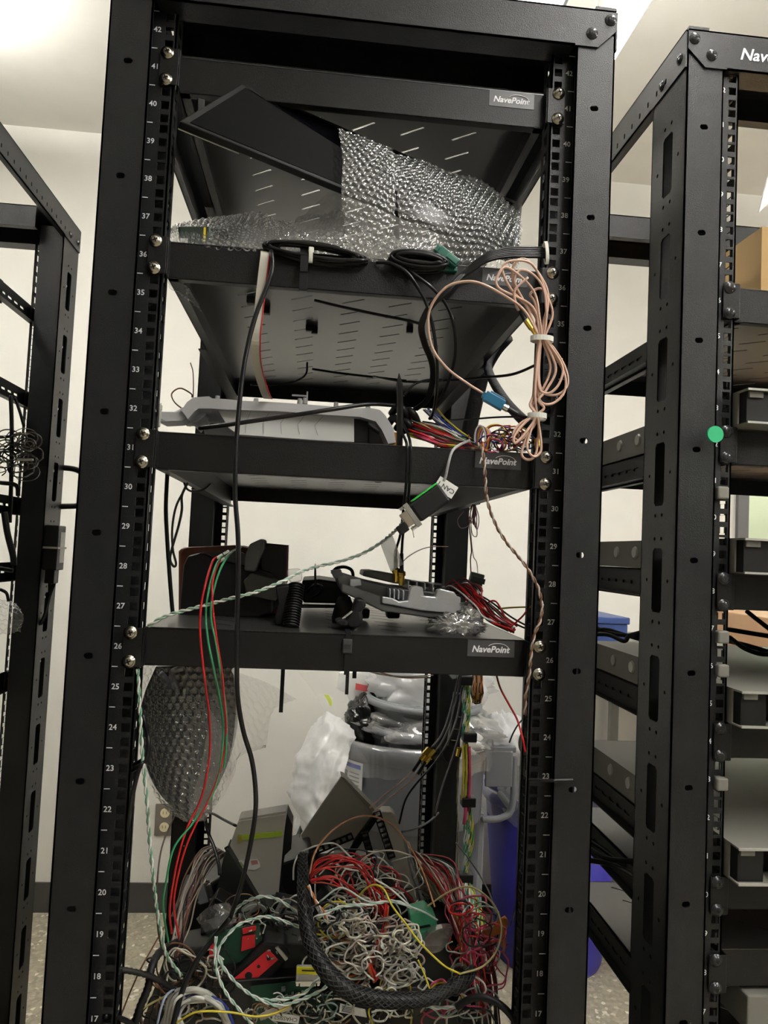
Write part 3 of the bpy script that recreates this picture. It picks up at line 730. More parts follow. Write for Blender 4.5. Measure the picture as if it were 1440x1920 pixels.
bw = 'bubble wrap on the shelf below the leaning screen'
c1 = [[at(312, 428, .05), at(340, 416, .10), at(420, 407, .13), at(485, 400, .13), at(522, 414, .12), at(556, 411, .10)],
      [at(318, 440, .02), at(345, 428, .04), at(420, 428, .05), at(480, 430, .06), at(520, 436, .06), at(538, 440, .05)],
      [at(330, 462, .012), at(360, 462, .010), at(420, 468, .009), at(470, 471, .009), at(505, 474, .010), at(525, 468, .02)]]
tag(MB().grid(sheet(c1, 30, 24, .005, 8, bub=.0034, br=.0046, k=31)).build('bubble_wrap', M['bubble'], smooth=True), 'low sheet of bubble wrap folded over the left end of the second shelf', 'bubble wrap', bw)
t = thing('wrapped_module', 'dark green module with a yellow stripe inside the low bubble wrap sheet', 'electronic module', at(362, 440, .05))
m = MB(); prism(m, [(333, 424), (394, 424), (398, 452), (352, 462), (336, 452)], .030, .06); m.build('case', mat('greenish_black_plastic', (.02, .035, .025), .4), t, bevel=.002)
m = MB(); prism(m, [(382, 426), (386, 426), (385, 452), (381, 452)], .029, .001); m.build('yellow_stripe', M['yellow'], t)
m = MB(); prism(m, [(338, 447), (352, 447), (352, 456), (338, 455)], .029, .001); m.build('pale_sticker', M['paper'], t)
c2 = [[at(634, 236, .020), at(668, 250, .024), at(705, 262, .028), at(738, 272, .034)],
      [at(642, 300, .002), at(670, 300, .004), at(706, 300, .006), at(742, 305, .020)],
      [at(640, 360, -.012), at(668, 362, -.010), at(700, 366, -.006), at(742, 370, .010)],
      [at(646, 420, -.008), at(672, 424, -.008), at(705, 430, -.004), at(738, 432, .010)],
      [at(654, 484, .006), at(680, 488, .004), at(706, 492, .006), at(736, 492, .018)]]
tag(MB().grid(sheet(c2, 26, 40, .006, 7, bub=.0036, br=.0046, k=33)).build('bubble_wrap', M['bubble'], smooth=True), 'hanging flap of bubble wrap with sharp highlights in front of the black screen', 'bubble wrap', bw)
c3 = [[at(730, 283, .040), at(800, 303, .052), at(858, 324, .064), at(900, 334, .075), at(945, 368, .09), at(977, 398, .105)],
      [at(738, 330, .022), at(800, 345, .030), at(860, 362, .040), at(905, 380, .050), at(945, 402, .06), at(977, 430, .08)],
      [at(744, 380, .010), at(800, 392, .016), at(860, 410, .022), at(905, 425, .030), at(945, 440, .04), at(975, 458, .06)],
      [at(748, 430, .008), at(800, 440, .012), at(860, 452, .016), at(905, 466, .022), at(945, 478, .03), at(974, 490, .05)],
      [at(740, 494, .012), at(800, 498, .014), at(860, 505, .016), at(905, 511, .020), at(945, 516, .03), at(968, 520, .04)]]
tag(MB().grid(sheet(c3, 34, 36, .006, 7, bub=.0036, br=.0046, k=35)).build('bubble_wrap', M['bubble'], smooth=True), 'wide sheet of bubble wrap covering the right half of the black screen', 'bubble wrap', bw)
c4 = [[at(628, 352, .10), at(650, 356, .09), at(668, 366, .08)], [at(590, 390, .09), at(612, 396, .08), at(635, 404, .07)], [at(548, 428, .07), at(575, 440, .05), at(610, 452, .05)], [at(532, 462, .05), at(560, 474, .03), at(600, 482, .03)]]
tag(MB().grid(sheet(c4, 16, 16, .008, 16, bub=.0, k=37)).build('plastic_film', film('clear_strap_film', (.8, .8, .78), .25, .22, .15), smooth=True), 'smooth strip of clear film running down to the left of the hanging bubble wrap', 'plastic film')
c5 = [[at(548, 415, .09), at(600, 402, .08), at(650, 400, .07), at(690, 415, .06)], [at(535, 440, .05), at(590, 436, .03), at(640, 440, .03), at(700, 450, .03)], [at(530, 478, .03), at(590, 482, .015), at(640, 486, .015), at(700, 492, .02)]]
tag(MB().grid(sheet(c5, 30, 24, .010, 12, bub=.0032, br=.0046, k=39)).build('bubble_wrap', M['bubble'], smooth=True), 'crumpled bubble wrap lying behind the left coil of black cable', 'bubble wrap', bw)
c6 = [[at(700, 440, .05), at(745, 452, .03), at(790, 446, .03), at(815, 440, .04)], [at(696, 470, .03), at(745, 474, .012), at(790, 470, .012), at(830, 466, .02)], [at(700, 494, .025), at(745, 498, .012), at(790, 498, .012), at(835, 496, .02)]]
tag(MB().grid(sheet(c6, 24, 20, .010, 14, bub=.003, br=.0046, k=41)).build('bubble_wrap', M['bubble'], smooth=True), 'loose crumpled bubble wrap at the foot of the hanging flap', 'bubble wrap', bw)
c7 = [[at(312, 512, .03), at(330, 520, .04), at(350, 530, .05)], [at(315, 535, .04), at(340, 545, .06), at(365, 560, .10)], [at(335, 548, .05), at(352, 562, .08), at(378, 585, .14)]]
tag(MB().grid(sheet(c7, 16, 16, .005, 24, bub=.003, k=43)).build('bubble_wrap', M['bubble'], smooth=True), 'scrap of bubble wrap poking out below the left end of the second shelf', 'bubble wrap', bw)

def coil(name, label, c, rx, rz, N, r, m, tilt=0, jit=.45, Y=None, ends=(), seed=0, group=None, dyr=.012, open_=0):
    """a hank of cable: N overlapping loops of radii rx, rz around centre c"""
    rr = random.Random(seed); P = []
    for i in range(N*14+1):
        a = 2*PI*i/14; q = i//14
        fx = rx*(1+jit*(hash2(q, 1, seed)-.5)); fz = rz*(1+jit*2*(hash2(q, 2, seed)-.5))
        x = fx*math.cos(a); z = fz*math.sin(a); y = dyr*(hash2(q, 3, seed)-.5)+.5*dyr*math.sin(a*.5+q)
        xx = x*math.cos(tilt)-z*math.sin(tilt); zz = x*math.sin(tilt)+z*math.cos(tilt)
        P.append(Vector(c)+Vector((xx, y, zz)))
    return tag(MB().tube(catmull(list(ends)+P, 4), r, 6).build(name, m, smooth=True), label, 'cable', group)
bc = 'coiled black cables on the edge of the second shelf'
coil('coiled_cable', 'left coil of black cable with a white tie on the second shelf', at(592, 474, .003), .054, .0085, 13, .0021, M['rubbergloss'], tilt=-.07, seed=3, group=bc)
coil('coiled_cable', 'middle coil of black cable next to the green connector', at(785, 490, .003), .030, .0080, 11, .0021, M['rubbergloss'], tilt=-.05, seed=5, group=bc)
ziptie('white zip tie around the left coil of black cable', at(583, 478, -.002), .003, .0085, ax=(1, 0, 0), w=.0045)
ziptie('white zip tie around the middle coil of black cable beside the green connector', at(820, 488, .0), .004, .007, ax=(1, .2, 0), w=.004)
s = MB()
P = [at(570, 462, .03), at(570, 464, .006), at(571, 480, -.004), at(570, 510, -.004), at(568, 545, -.003), at(570, 548, .008)]
for i in range(len(P)-1):
    w_ = Vector((.0045, 0, 0)); s.add([P[i]-w_, P[i]+w_, P[i+1]+w_, P[i+1]-w_], [(0, 1, 2, 3)])
tag(s.build('cable_strap', M['rubber'], solid=.0015), 'flat black strap looped over the shelf lip beside the left coil', 'strap')
t = thing('green_connector', 'green rectangular cable plug lying beside the middle coil of black cable', 'connector', at(842, 488, 0))
T = Matrix.Translation(at(840, 483, .002)) @ Matrix.Rotation(.62, 4, 'Y')
MB().box(-.014, .014, -.005, .006, -.0055, .0055, T).build('plug_body', M['greenplastic'], t, bevel=.001)
MB().box(-.002, .013, -.0065, -.005, -.003, .003, T).build('latch', M['greenplastic'], t, bevel=.0005)
MB().box(-.019, -.014, -.003, .004, -.004, .004, T).build('rear_shroud', M['greenplastic'], t, bevel=.0005)
t2 = MB().box(-.012, .012, -.003, .004, -.003, .003, Matrix.Translation(at(838, 505, .008))); tag(t2.build('green_connector', M['greenplastic'], bevel=.001), 'second, flatter green plug tucked below the tilted green plug', 'connector')
# bundle sweeping to the right post, then hanging
for i in range(6):
    o = i-2.5
    wire('signal_cable', [(858+i, 524-o, .004), (880, 506+o*2.2, -.004), (912, 484+o*2.6, -.008), (950, 474+o*3.2, -.006), (990, 473+o*3.4, -.004), (1024, 474+o*3.2, .004), (1040, 476+o*3, .03)], .0020, M['rubbergloss'],
         ['bottom', 'second lowest', 'third lowest', 'third highest', 'second highest', 'top'][5-i]+' cable of six black ones sweeping over the second shelf to the right post', group='black cables sweeping to the right post')
ziptie('white zip tie fixing the sweeping black bundle to the right post', at(1024, 474, -.002), .004, .013, ax=(1, 0, .1), w=.004)
g3 = 'black cables hanging in a loop under the second shelf'
for i in range(3):
    o = (i-1)*3.2
    wire('signal_cable', [(868+o, 514, -.004), (842+o, 541+o*.4, -.008), (812+o, 569+o*.6, -.006), (795+o, 595, .0), (790+o, 617, .01), (797+o, 647, .03), (809+o, 677, .05), (812+o, 707, .07), (802+o, 748, .09), (778+o, 768, .11)], .0021, M['rubbergloss'],
         ['left', 'middle', 'right'][i]+' black cable of the trio hanging in a loop from the second shelf', group=g3)
wire('signal_cable', [(706, 492, .006), (734, 494, -.004), (764, 512, -.008), (790, 550, -.008), (805, 587, -.004), (816, 640, .01), (820, 700, .03), (816, 756, .06), (808, 785, .09)], .0021, M['rubbergloss'], 'black cable falling from the middle coil just right of the looped trio')
wire('signal_cable', [(760, 500, .004), (779, 516, -.006), (809, 539, -.008), (835, 569, -.004), (850, 606, .0), (854, 655, .02), (848, 692, .04), (835, 730, .06), (805, 786, .09)], .0021, M['rubbergloss'], 'black cable bowing farthest right below the second shelf')
wire('cable_tie_strap', [(590, 563, .07), (640, 575, .06), (700, 588, .05), (760, 600, .04), (790, 608, .02)], .0018, M['rubber'], 'upper black tie strap stretched under the second shelf', 'zip tie')
wire('cable_tie_strap', [(586, 692, .30), (640, 700, .28), (700, 707, .27), (762, 714, .26)], .0018, M['rubber'], 'lower black tie strap stretched under the second shelf', 'zip tie')
for i, (x, y, Y) in enumerate(((588, 560, .075), (586, 691, .30), (764, 714, .26), (576, 675, .29))):
    c = at(x, y, Y)
    tag(MB().box(c.x-.005, c.x+.005, c.y-.004, c.y+.004, 36*U-.0125, 36*U-.0024).build('tie_anchor', M['rubber'], bevel=.001), ['square black tie anchor at the front of the second shelf underside', 'left black tie anchor at the back of the second shelf underside', 'right black tie anchor at the back of the second shelf underside', 'black tie anchor with a drooping lead at the back of the second shelf underside'][i], 'cable anchor')
wire('thin_lead', [(576, 680, .29), (574, 700, .28), (560, 712, .29), (530, 720, .30), (500, 722, .31), (470, 721, .33)], .0016, M['rubbergloss'], 'thin black lead drooping from an anchor under the second shelf')
for i, (x, y, Y) in enumerate(((470, 580, .18), (497, 612, .22))):
    c = at(x, y, Y); tag(MB().box(c.x-.006, c.x+.006, c.y-.006, c.y+.006, 36*U-.012, 36*U-.0024).build('rubber_clip', M['rubber'], bevel=.001), ['black clip on the shelf underside left of the ribbon cable', 'black clip on the shelf underside right of the ribbon cable'][i], 'clip')
# ribbon cable
P = catmull(PT([(497, 470, .012), (497, 478, -.004), (492, 520, -.005), (486, 575, -.004), (480, 640, .0), (483, 690, .03), (496, 735, .06), (502, 748, .075)]), 8)
rb = MB(); rows = [[p-Vector((.0052, 0, 0)), p+Vector((.0052, 0, 0))] for p in P]; rb.grid(rows)
t = tag(rb.build('ribbon_cable', mat('beige_ribbon', (.50, .48, .42), .5), solid=.0009), 'flat beige ribbon cable hanging from the second shelf to the white housing', 'ribbon cable')
wire('ribbon_edge', [(506, 472, .012), (505, 479, -.0045), (500, 520, -.0055), (494, 575, -.0045), (488, 640, -.0005), (491, 690, .0295), (504, 735, .0595), (510, 748, .0745)], .0007, wm(RED), parent=t)
# the long black cable
wire('power_cable', [(508, 466, .02), (509, 474, -.004), (511, 500, -.010), (503, 530, -.012), (480, 590, -.014), (464, 650, -.016), (454, 710, -.018), (446, 790, -.020), (442, 860, -.022), (441, 930, -.022), (446, 1000, -.020), (447, 1070, -.020), (445, 1150, -.020), (444, 1240, -.020), (446, 1310, -.010), (456, 1370, .0), (472, 1425, .01), (479, 1480, .01), (478, 1530, .02), (466, 1600, .03), (452, 1660, .05), (432, 1720, .07)], .0027, M['rubbergloss'],
     'long thick black cable hanging from the second shelf down in front of all lower shelves', k=8, n=8)

# ---- copper coloured coax coil on the right post
cop = mat('copper_pink_jacket', COP, .35)
def lp(name, pts, label=None): return wire(name, pts, .00155, cop, label, 'cable', k=8)
cc = thing('copper_cable_coil', 'coil of copper-pink coaxial cable tied twice and hanging at the right post', 'cable', at(1015, 634, -.02))
loops = [
 [(1015, 634, -.022), (1002, 590, -.024), (960, 545, -.030), (942, 505, -.034), (960, 489, -.036), (1000, 498, -.034), (1026, 560, -.028), (1020, 600, -.024), (1015, 634, -.022)],
 [(1015, 634, -.020), (1008, 598, -.022), (968, 548, -.026), (962, 500, -.030), (985, 486, -.030), (1015, 520, -.028), (1028, 560, -.026), (1018, 634, -.020)],
 [(1012, 634, -.022), (990, 580, -.026), (965, 530, -.03), (975, 507, -.032), (1000, 515, -.032), (1020, 545, -.03), (1024, 600, -.026), (1017, 634, -.022)],
 [(1018, 634, -.018), (1003, 570, -.020), (994, 552, -.022), (1010, 541, -.022), (1024, 552, -.022), (1036, 590, -.020), (1020, 634, -.018)],
 [(1013, 634, -.022), (998, 575, -.028), (935, 540, -.034), (936, 512, -.036), (955, 503, -.034), (1000, 545, -.03), (1012, 600, -.026), (1016, 634, -.022)],
 [(1011, 634, -.022), (1006, 700, -.022), (1012, 750, -.022), (1035, 757, -.022), (1058, 735, -.022), (1058, 700, -.022), (1035, 660, -.022), (1019, 634, -.022)],
 [(1013, 634, -.024), (1008, 690, -.025), (1012, 730, -.025), (1030, 737, -.025), (1048, 720, -.025), (1055, 690, -.025), (1036, 655, -.025), (1018, 634, -.024)],
 [(1015, 634, -.020), (1010, 700, -.019), (1018, 735, -.019), (1045, 740, -.019), (1064, 722, -.019), (1060, 690, -.019), (1040, 655, -.019), (1020, 634, -.020)],
 [(1012, 634, -.024), (1006, 690, -.026), (1003, 740, -.026), (1006, 777, -.024), (1000, 800, -.024), (975, 825, -.026), (962, 815, -.026), (975, 795, -.024), (1006, 777, -.024)],
 [(1016, 634, -.022), (1032, 690, -.020), (1012, 740, -.020), (998, 760, -.022), (1008, 777, -.024), (1010, 800, -.022), (1005, 850, -.024), (990, 862, -.024), (978, 850, -.026), (990, 815, -.024), (1008, 777, -.024)],
 [(1010, 634, -.022), (1003, 700, -.022), (1000, 740, -.022), (994, 760, -.024), (1005, 777, -.026), (1012, 810, -.026), (1014, 845, -.026), (1000, 856, -.028), (988, 838, -.028), (996, 805, -.026), (1006, 777, -.026)],
 [(1019, 634, -.024), (1042, 690, -.024), (1025, 730, -.024), (1010, 750, -.026), (1020, 765, -.026), (1008, 777, -.026), (994, 800, -.028), (968, 830, -.030), (964, 818, -.030), (985, 792, -.028), (1006, 777, -.026)],
]
for L in loops: lp('cable_loop', L).parent = None
for o in [o for o in C.objects if o.name.startswith('cable_loop') and not o.get('label')]:
    mw = o.data; off = cc.location
    for v in mw.vertices: v.co -= off
    o.parent = cc
wire('loose_end', [(1012, 634, -.024), (985, 585, -.03), (955, 560, -.032), (905, 533, -.034), (870, 528, -.032), (835, 540, -.026), (808, 575, -.018), (803, 612, -.012), (812, 655, -.008), (838, 690, -.008), (872, 716, -.010), (908, 739, -.014)], .00155, cop, parent=cc, k=9)
wire('short_end', [(990, 520, -.036), (965, 545, -.034), (968, 572, -.030), (976, 588, -.026)], .00155, cop, parent=cc)
for nm, a, b, r_ in (('strain_relief', (974, 582, -.028), (984, 600, -.026), .0022),): MB().cyl(at(*a), at(*b), r_, n=8).build(nm, M['rubber'], cc)
MB().cyl(at(986, 600, -.026), at(997, 616, -.024), .0036, n=8).cyl(at(997, 616, -.024), at(1010, 634, -.022), .0026, n=8).build('gold_connector', M['gold'], cc)
for q, lab in ((at(1016, 636, -.022), 'upper white zip tie cinching the copper-pink cable coil'), (at(1007, 780, -.024), 'lower white zip tie cinching the copper-pink cable coil')):
    ziptie(lab, q, .0125 if q.z > 1.42 else .010, .008, ax=(.0, .0, 1), w=.006)
# blue connector
t = thing('blue_connector', 'blue automotive coax plug joined to a metal jack on a black cable', 'connector', at(928, 753, -.014))
a, b = at(909, 742, -.014), at(944, 762, -.018); d = (b-a); q = d.to_track_quat('X', 'Z').to_matrix().to_4x4(); T = Matrix.Translation((a+b)/2) @ q; L = d.length/2
blu = mat('blue_connector_plastic', (.02, .13, .24), .35)
MB().box(-L, L, -.0055, .0055, -.0060, .0060, T).build('plug_body', blu, t, bevel=.001)
MB().box(-L*.7, L*.8, -.0035, .0035, .0055, .0085, T).build('latch', blu, t, bevel=.0006)
MB().box(-L*1.25, -L, -.003, .003, -.0035, .0035, T).build('cable_boot', blu, t, bevel=.0006)
MB().cyl(T @ Vector((L, 0, 0)), T @ Vector((L*1.5, 0, 0)), .0042, n=14).build('metal_collar', M['chrome'], t)
MB().cyl(T @ Vector((L*1.5, 0, 0)), T @ Vector((L*2.5, 0, 0)), .0034, n=12).build('black_sleeve', M['rubber'], t)
wire('coax_cable', [(962, 773, -.020), (985, 783, -.018), (1006, 782, -.010), (1030, 770, .006)], .0024, M['rubbergloss'], 'short black coax continuing from the blue plug behind the coil')
# padded dark sleeves behind the coil, in front of the bright wall
sl = mat('matte_black_sleeve', (.010, .010, .011), .85, bump=.8, bscale=120)
wire('padded_sleeve', [(935, 640, .30), (915, 680, .28), (922, 710, .24), (948, 752, .16), (978, 785, .06), (1004, 806, .02)], .0068, sl, 'thick matte black padded sleeve crossing the bright wall left of the copper coil', k=8, n=10)
wire('padded_sleeve', [(950, 630, .42), (925, 660, .45), (905, 700, .48), (890, 760, .50), (875, 830, .52)], .014, sl, 'second padded black sleeve descending beside the rear right post', k=8, n=10)
wire('thin_cable', [(700, 706, .25), (760, 716, .16), (840, 713, .10), (900, 708, .06), (960, 702, .02), (1010, 682, .0)], .0017, M['rubbergloss'], 'thin black cable crossing right toward the post above the blue plug')
wire('thin_cable', [(757, 742, .06), (775, 722, .06), (800, 713, .07), (830, 712, .08)], .0017, M['rubbergloss'], 'short thin black cable curving over the tip of the upright tie')
wire('thin_cable', [(830, 788, .2), (880, 786, .12), (940, 782, .05), (1000, 782, .01)], .0012, M['rubbergloss'], 'thin straight black cable crossing below the blue plug')

# ================================================================ shelf 31: white molded housing and wire bundle
Yh = .075
t = thing('molded_housing', 'white molded plastic housing with bent bracket arms on the third shelf', 'housing', at(520, 800, Yh))
m = MB()
prism(m, [(340, 770), (350, 754), (362, 745), (392, 743), (398, 747), (422, 748), (450, 751), (520, 754), (600, 760), (664, 766), (690, 764), (712, 768), (722, 778), (738, 803), (742, 830), (728, 832), (716, 806), (704, 790), (676, 782), (600, 777), (520, 771), (425, 768), (396, 766), (372, 766), (364, 772), (352, 786)], Yh, .11, 0)
m.build('top_flange', M['housing'], t, bevel=.003)
m = MB(); prism(m, [(286, 770), (326, 771), (334, 767), (345, 760), (356, 766), (350, 784), (342, 790), (304, 792), (288, 784)], Yh+.005, .035); m.build('bracket_arm', M['housing'], t, bevel=.004)
m = MB(); prism(m, [(355, 766), (386, 768), (386, 778), (368, 792), (342, 793), (350, 784)], Yh+.03, .03); m.build('bracket_web', M['housing'], t, bevel=.002)
m = MB(); prism(m, [(408, 768), (440, 769), (664, 783), (664, 829), (600, 826), (446, 815), (428, 802)], Yh+.012, .13); m.build('body', mat('white_label_surface', (.72, .72, .70), .5), t, bevel=.002)
m = MB(); prism(m, [(664, 782), (690, 785), (690, 830), (664, 829)], Yh+.016, .10); m.build('dark_gap', M['rubber'], t)
m = MB(); prism(m, [(690, 786), (706, 792), (720, 812), (724, 832), (690, 831)], Yh+.04, .07); m.build('dark_bracket', M['castdark'], t, bevel=.002)
m = MB(); prism(m, [(690, 782), (704, 785), (712, 800), (716, 812), (700, 802), (691, 796)], Yh+.02, .05); m.build('right_web', M['housing'], t, bevel=.002)
m = MB(); prism(m, [(380, 797), (420, 794), (446, 812), (440, 824), (385, 822)], Yh+.05, .05); m.build('foot', M['housing'], t, bevel=.003)
for i, (x, y) in enumerate(((408, 745), (562, 750), (572, 749), (630, 757), (690, 760), (480, 750))):
    c = at(x, y+3, Yh+.05); MB().cyl(c-Vector((0, 0, .004)), c+Vector((0, 0, .004)), .0035, .003, n=12).build('stud', M['housing'], t, smooth=False)
c = at(576, 741, Yh+.05); MB().box(c.x-.001, c.x+.001, c.y, c.y+.004, c.z-.008, c.z+.005).box(c.x-.02, c.x-.001, c.y, c.y+.003, c.z-.002, c.z).build('fin', M['housing'], t)
for i in range(5): MB().tube(PT([(470+i*34, 772+i*2, Yh+.0115), (462+i*32, 790+i*2, Yh+.0113), (460+i*34, 812+i, Yh+.0115)]), .0002, 4).build('pencil_mark', M['ink'], t)
ziptie('clear zip tie on the left bracket arm of the white housing', at(298, 778, Yh+.0), .0035, .014, ax=(1, 0, 0), w=.004)
wire('black_cable', [(374, 803, .02), (430, 796, .0), (470, 790, -.004), (540, 780, -.004), (620, 768, .0), (690, 758, .02), (740, 760, .04)], .0026, M['rubbergloss'], 'black cord stretched diagonally across the front of the white housing', n=8)
wire('thin_brown_wire', [(350, 772, .14), (328, 755, .14), (322, 738, .15), (338, 728, .15), (358, 738, .15), (360, 745, .15)], .0010, wm(BRN), 'thin brown wire loop left of the white housing', 'wire')
wire('thin_brown_wire', [(357, 680, .5), (362, 700, .5), (362, 745, .5), (356, 800, .5)], .0010, wm(BRN), 'thin brown wire running down the rear left post', 'wire')
for i, (x, y) in enumerate(((750, 768), (768, 776), (742, 790), (760, 796))):
    tag(MB().tube(catmull([at(x-16, y+8, .10), at(x-4, y-6, .085), at(x+8, y+2, .08), at(x+16, y+20, .09)], 6), .005, 8).build('cable_lump', M['rubber'], smooth=True), ['upper left', 'upper right', 'lower left', 'lower right'][i]+' black cable bend bunched at the right end of the white housing', 'cable', 'black cable bends right of the white housing')
# upright pointed tie tail
t = tag(MB().tube([at(749, 840, .02), at(750, 760, .018), at(749, 720, .016), at(748, 700, .016)], .0038, 6, rf=lambda u: .0038 if u < .8 else .0038*(1-u)*5+.0004).build('cable_tie_tail', M['rubber']), 'pointed end of a large black cable tie sticking up behind the third shelf lip', 'zip tie')
# multicoloured harness
def bundle(name, label, seed, N, path, spread, cols, r=.0009, jitter=6, cat='wiring harness', group=None, curl=0, part='wire', k=6):
    """harness whose wires follow a path of (x, y, Y) pixels with individual wander"""
    rr = random.Random(seed); c = at(*path[len(path)//2]); t = thing(name, label, cat, c, group)
    for i in range(N):
        ox = rr.gauss(0, 1); oy = rr.gauss(0, 1); pts = []
        for q, (x, y, Y) in enumerate(path):
            s = spread[q] if isinstance(spread, (list, tuple)) else spread
            pts.append((x+ox*s+rr.gauss(0, jitter*.35), y+oy*s*.6+rr.gauss(0, jitter*.35), Y+rr.gauss(0, .004)))
        wire(part, pts, r*rr.uniform(.85, 1.2), wm(rr.choice(cols)), parent=t, k=k, n=5)
    return t
mix = [WHT, WHT, BRN, YEL, BLU, RED, BLK, GRN, GRY, ORG, VIO, (.45, .36, .25), (.45, .36, .25)]
bundle('wiring_harness', 'multicoloured wire bundle lying on the right half of the third shelf', 11, 46, [(775, 800, .10), (800, 806, .07), (830, 818, .045), (860, 830, .03), (892, 838, .02)], [12, 12, 10, 8, 6], mix, .0010, 6)
bundle('wiring_harness', 'blue, white and yellow wires rising at the left end of the third shelf harness', 12, 12, [(803, 768, .12), (822, 788, .09), (845, 806, .06), (872, 824, .04)], [6, 5, 5, 4], [BLU, BLU, WHT, YEL, YEL], .0012, 3)
bundle('wiring_harness', 'red and green wires along the lip of the third shelf', 13, 14, [(772, 812, .04), (800, 822, .025), (830, 832, .018), (865, 838, .018)], [5, 4, 3, 3], [RED, RED, RED, PNK, GRN, YEL, BLK], .0012, 3)
rr = random.Random(5); t = thing('wire_tangle', 'round tangle of curled multicoloured wires at the right end of the third shelf', 'wiring harness', at(915, 825, .03))
for i in range(34):
    x0, y0 = rr.uniform(895, 985), rr.uniform(812, 842); R_ = rr.uniform(8, 22); pts = []
    a0 = rr.uniform(0, 6.3)
    for q in range(rr.randint(5, 9)):
        a = a0+q*.9; pts.append((x0+R_*math.cos(a)*1.1, min(850, y0+R_*.8*math.sin(a)-4), .025+rr.gauss(0, .012)))
    wire('wire', pts, rr.uniform(.0008, .0012), wm(rr.choice([BRN, PNK, WHT, RED, BLU, VIO, ORG, YEL, BLK, BRN])), parent=t, k=5, n=5)
for i in range(7):
    pts = [(905+10*math.cos(a)*1.0-5+i*2, 822+24*math.sin(a)+i, .01+.004*i) for a in [PI*.9+q*.55 for q in range(9)]]
    wire('looped_wire', pts, .0011, wm([WHT, BLU, ORG, YEL, PNK, WHT, VIO][i]), parent=t, k=5, n=5)
MB().tube(catmull(PT([(1008, 822, -.015), (1010, 840, -.016)]), 3), .0045, 8).build('gold_connector', M['gold'], t)
tag(MB().box(*(lambda c: (c.x-.007, c.x+.007, c.y-.004, c.y+.02, S31, S31+.028))(at(737, 820, .09))).build('orange_block', mat('orange_plastic', (.45, .20, .03), .4), bevel=.001), 'small orange block standing behind the large tie at the third shelf', 'block')

# ================================================================ shelf 26: boxes, cast control unit, wires
t = thing('battery_box', 'dark box with rust-brown rounded back standing at the left end of the fourth shelf', 'box', at(390, 1150, .12))
m = MB(); prism(m, [(334, 1034), (338, 1028), (346, 1026), (440, 1022), (520, 1040), (540, 1150), (440, 1160), (334, 1154)], .22, .16, 0); m.build('brown_case', mat('rust_brown_plastic', (.12, .035, .018), .4), t, bevel=.004)
m = MB(); prism(m, [(352, 1042), (376, 1036), (468, 1062), (512, 1075), (512, 1150), (480, 1158), (336, 1160), (338, 1120), (344, 1060)], .17, .06, 0); m.build('front_block', M['rubber'], t, bevel=.003)
m = MB(); prism(m, [(380, 1036), (446, 1034), (474, 1044), (480, 1066), (440, 1056), (402, 1046)], .165, .055); m.build('black_film', mat('black_film', (.02, .02, .02), .25), t, bevel=.002)
t = thing('foam_block', 'gray foam wrapped part and upright black plate on the fourth shelf', 'part', at(500, 1100, .16))
m = MB(); prism(m, [(468, 1020), (490, 1010), (496, 1012), (496, 1030), (486, 1050), (478, 1072), (458, 1070), (460, 1040)], .150, .05); m.build('gray_foam', mat('gray_foam', (.13, .13, .125), .85, bump=.6, bscale=150), t, bevel=.004)
m = MB(); prism(m, [(498, 1018), (540, 1022), (538, 1092), (512, 1086), (492, 1078), (488, 1048)], .175, .020); m.build('upright_plate', M['rubber'], t, bevel=.001)
m = MB(); prism(m, [(538, 1022), (541, 1022), (539, 1092), (536, 1092)], .174, .020); m.build('red_edge', mat('dark_red_film', (.15, .02, .03), .4), t)
m = MB(); prism(m, [(470, 1074), (520, 1088), (518, 1128), (462, 1116), (456, 1090)], .140, .08); m.build('olive_block', mat('dark_olive_plastic', (.035, .033, .024), .5), t, bevel=.002)
m = MB(); prism(m, [(494, 1126), (512, 1100), (524, 1100), (522, 1136), (508, 1150), (486, 1158), (460, 1156), (440, 1148), (470, 1120)], .20, .08); m.build('lower_bracket', M['rubber'], t, bevel=.002)
# ribbed corrugated tube standing upright
t = thing('ribbed_plug', 'black ribbed plug standing at the front of the fourth shelf', 'connector', at(540, 1140, .08))
a = at(545, 1177, .06); b = at(556, 1096, .085); n_ = 17
prof = []
L = (b-a).length
for i in range(n_): prof += [(.0085, L*i/n_), (.0105, L*(i+.3)/n_), (.0105, L*(i+.6)/n_), (.0085, L*(i+.9)/n_)]
MB().lathe([(.0001, 0)]+prof+[(.0085, L), (.0001, L)], a, b-a, n=20).build('ribbed_body', M['rubbergloss'], t, smooth=False)
m = MB(); prism(m, [(516, 1100), (542, 1096), (540, 1140), (532, 1172), (516, 1172), (514, 1160), (522, 1130)], .075, .03); m.build('side_clip', M['rubber'], t, bevel=.002)
m = MB(); prism(m, [(538, 1068), (560, 1066), (566, 1074), (566, 1090), (545, 1094), (540, 1086)], .09, .03); m.build('film_wrap', M['bubble'], t, bevel=.002)
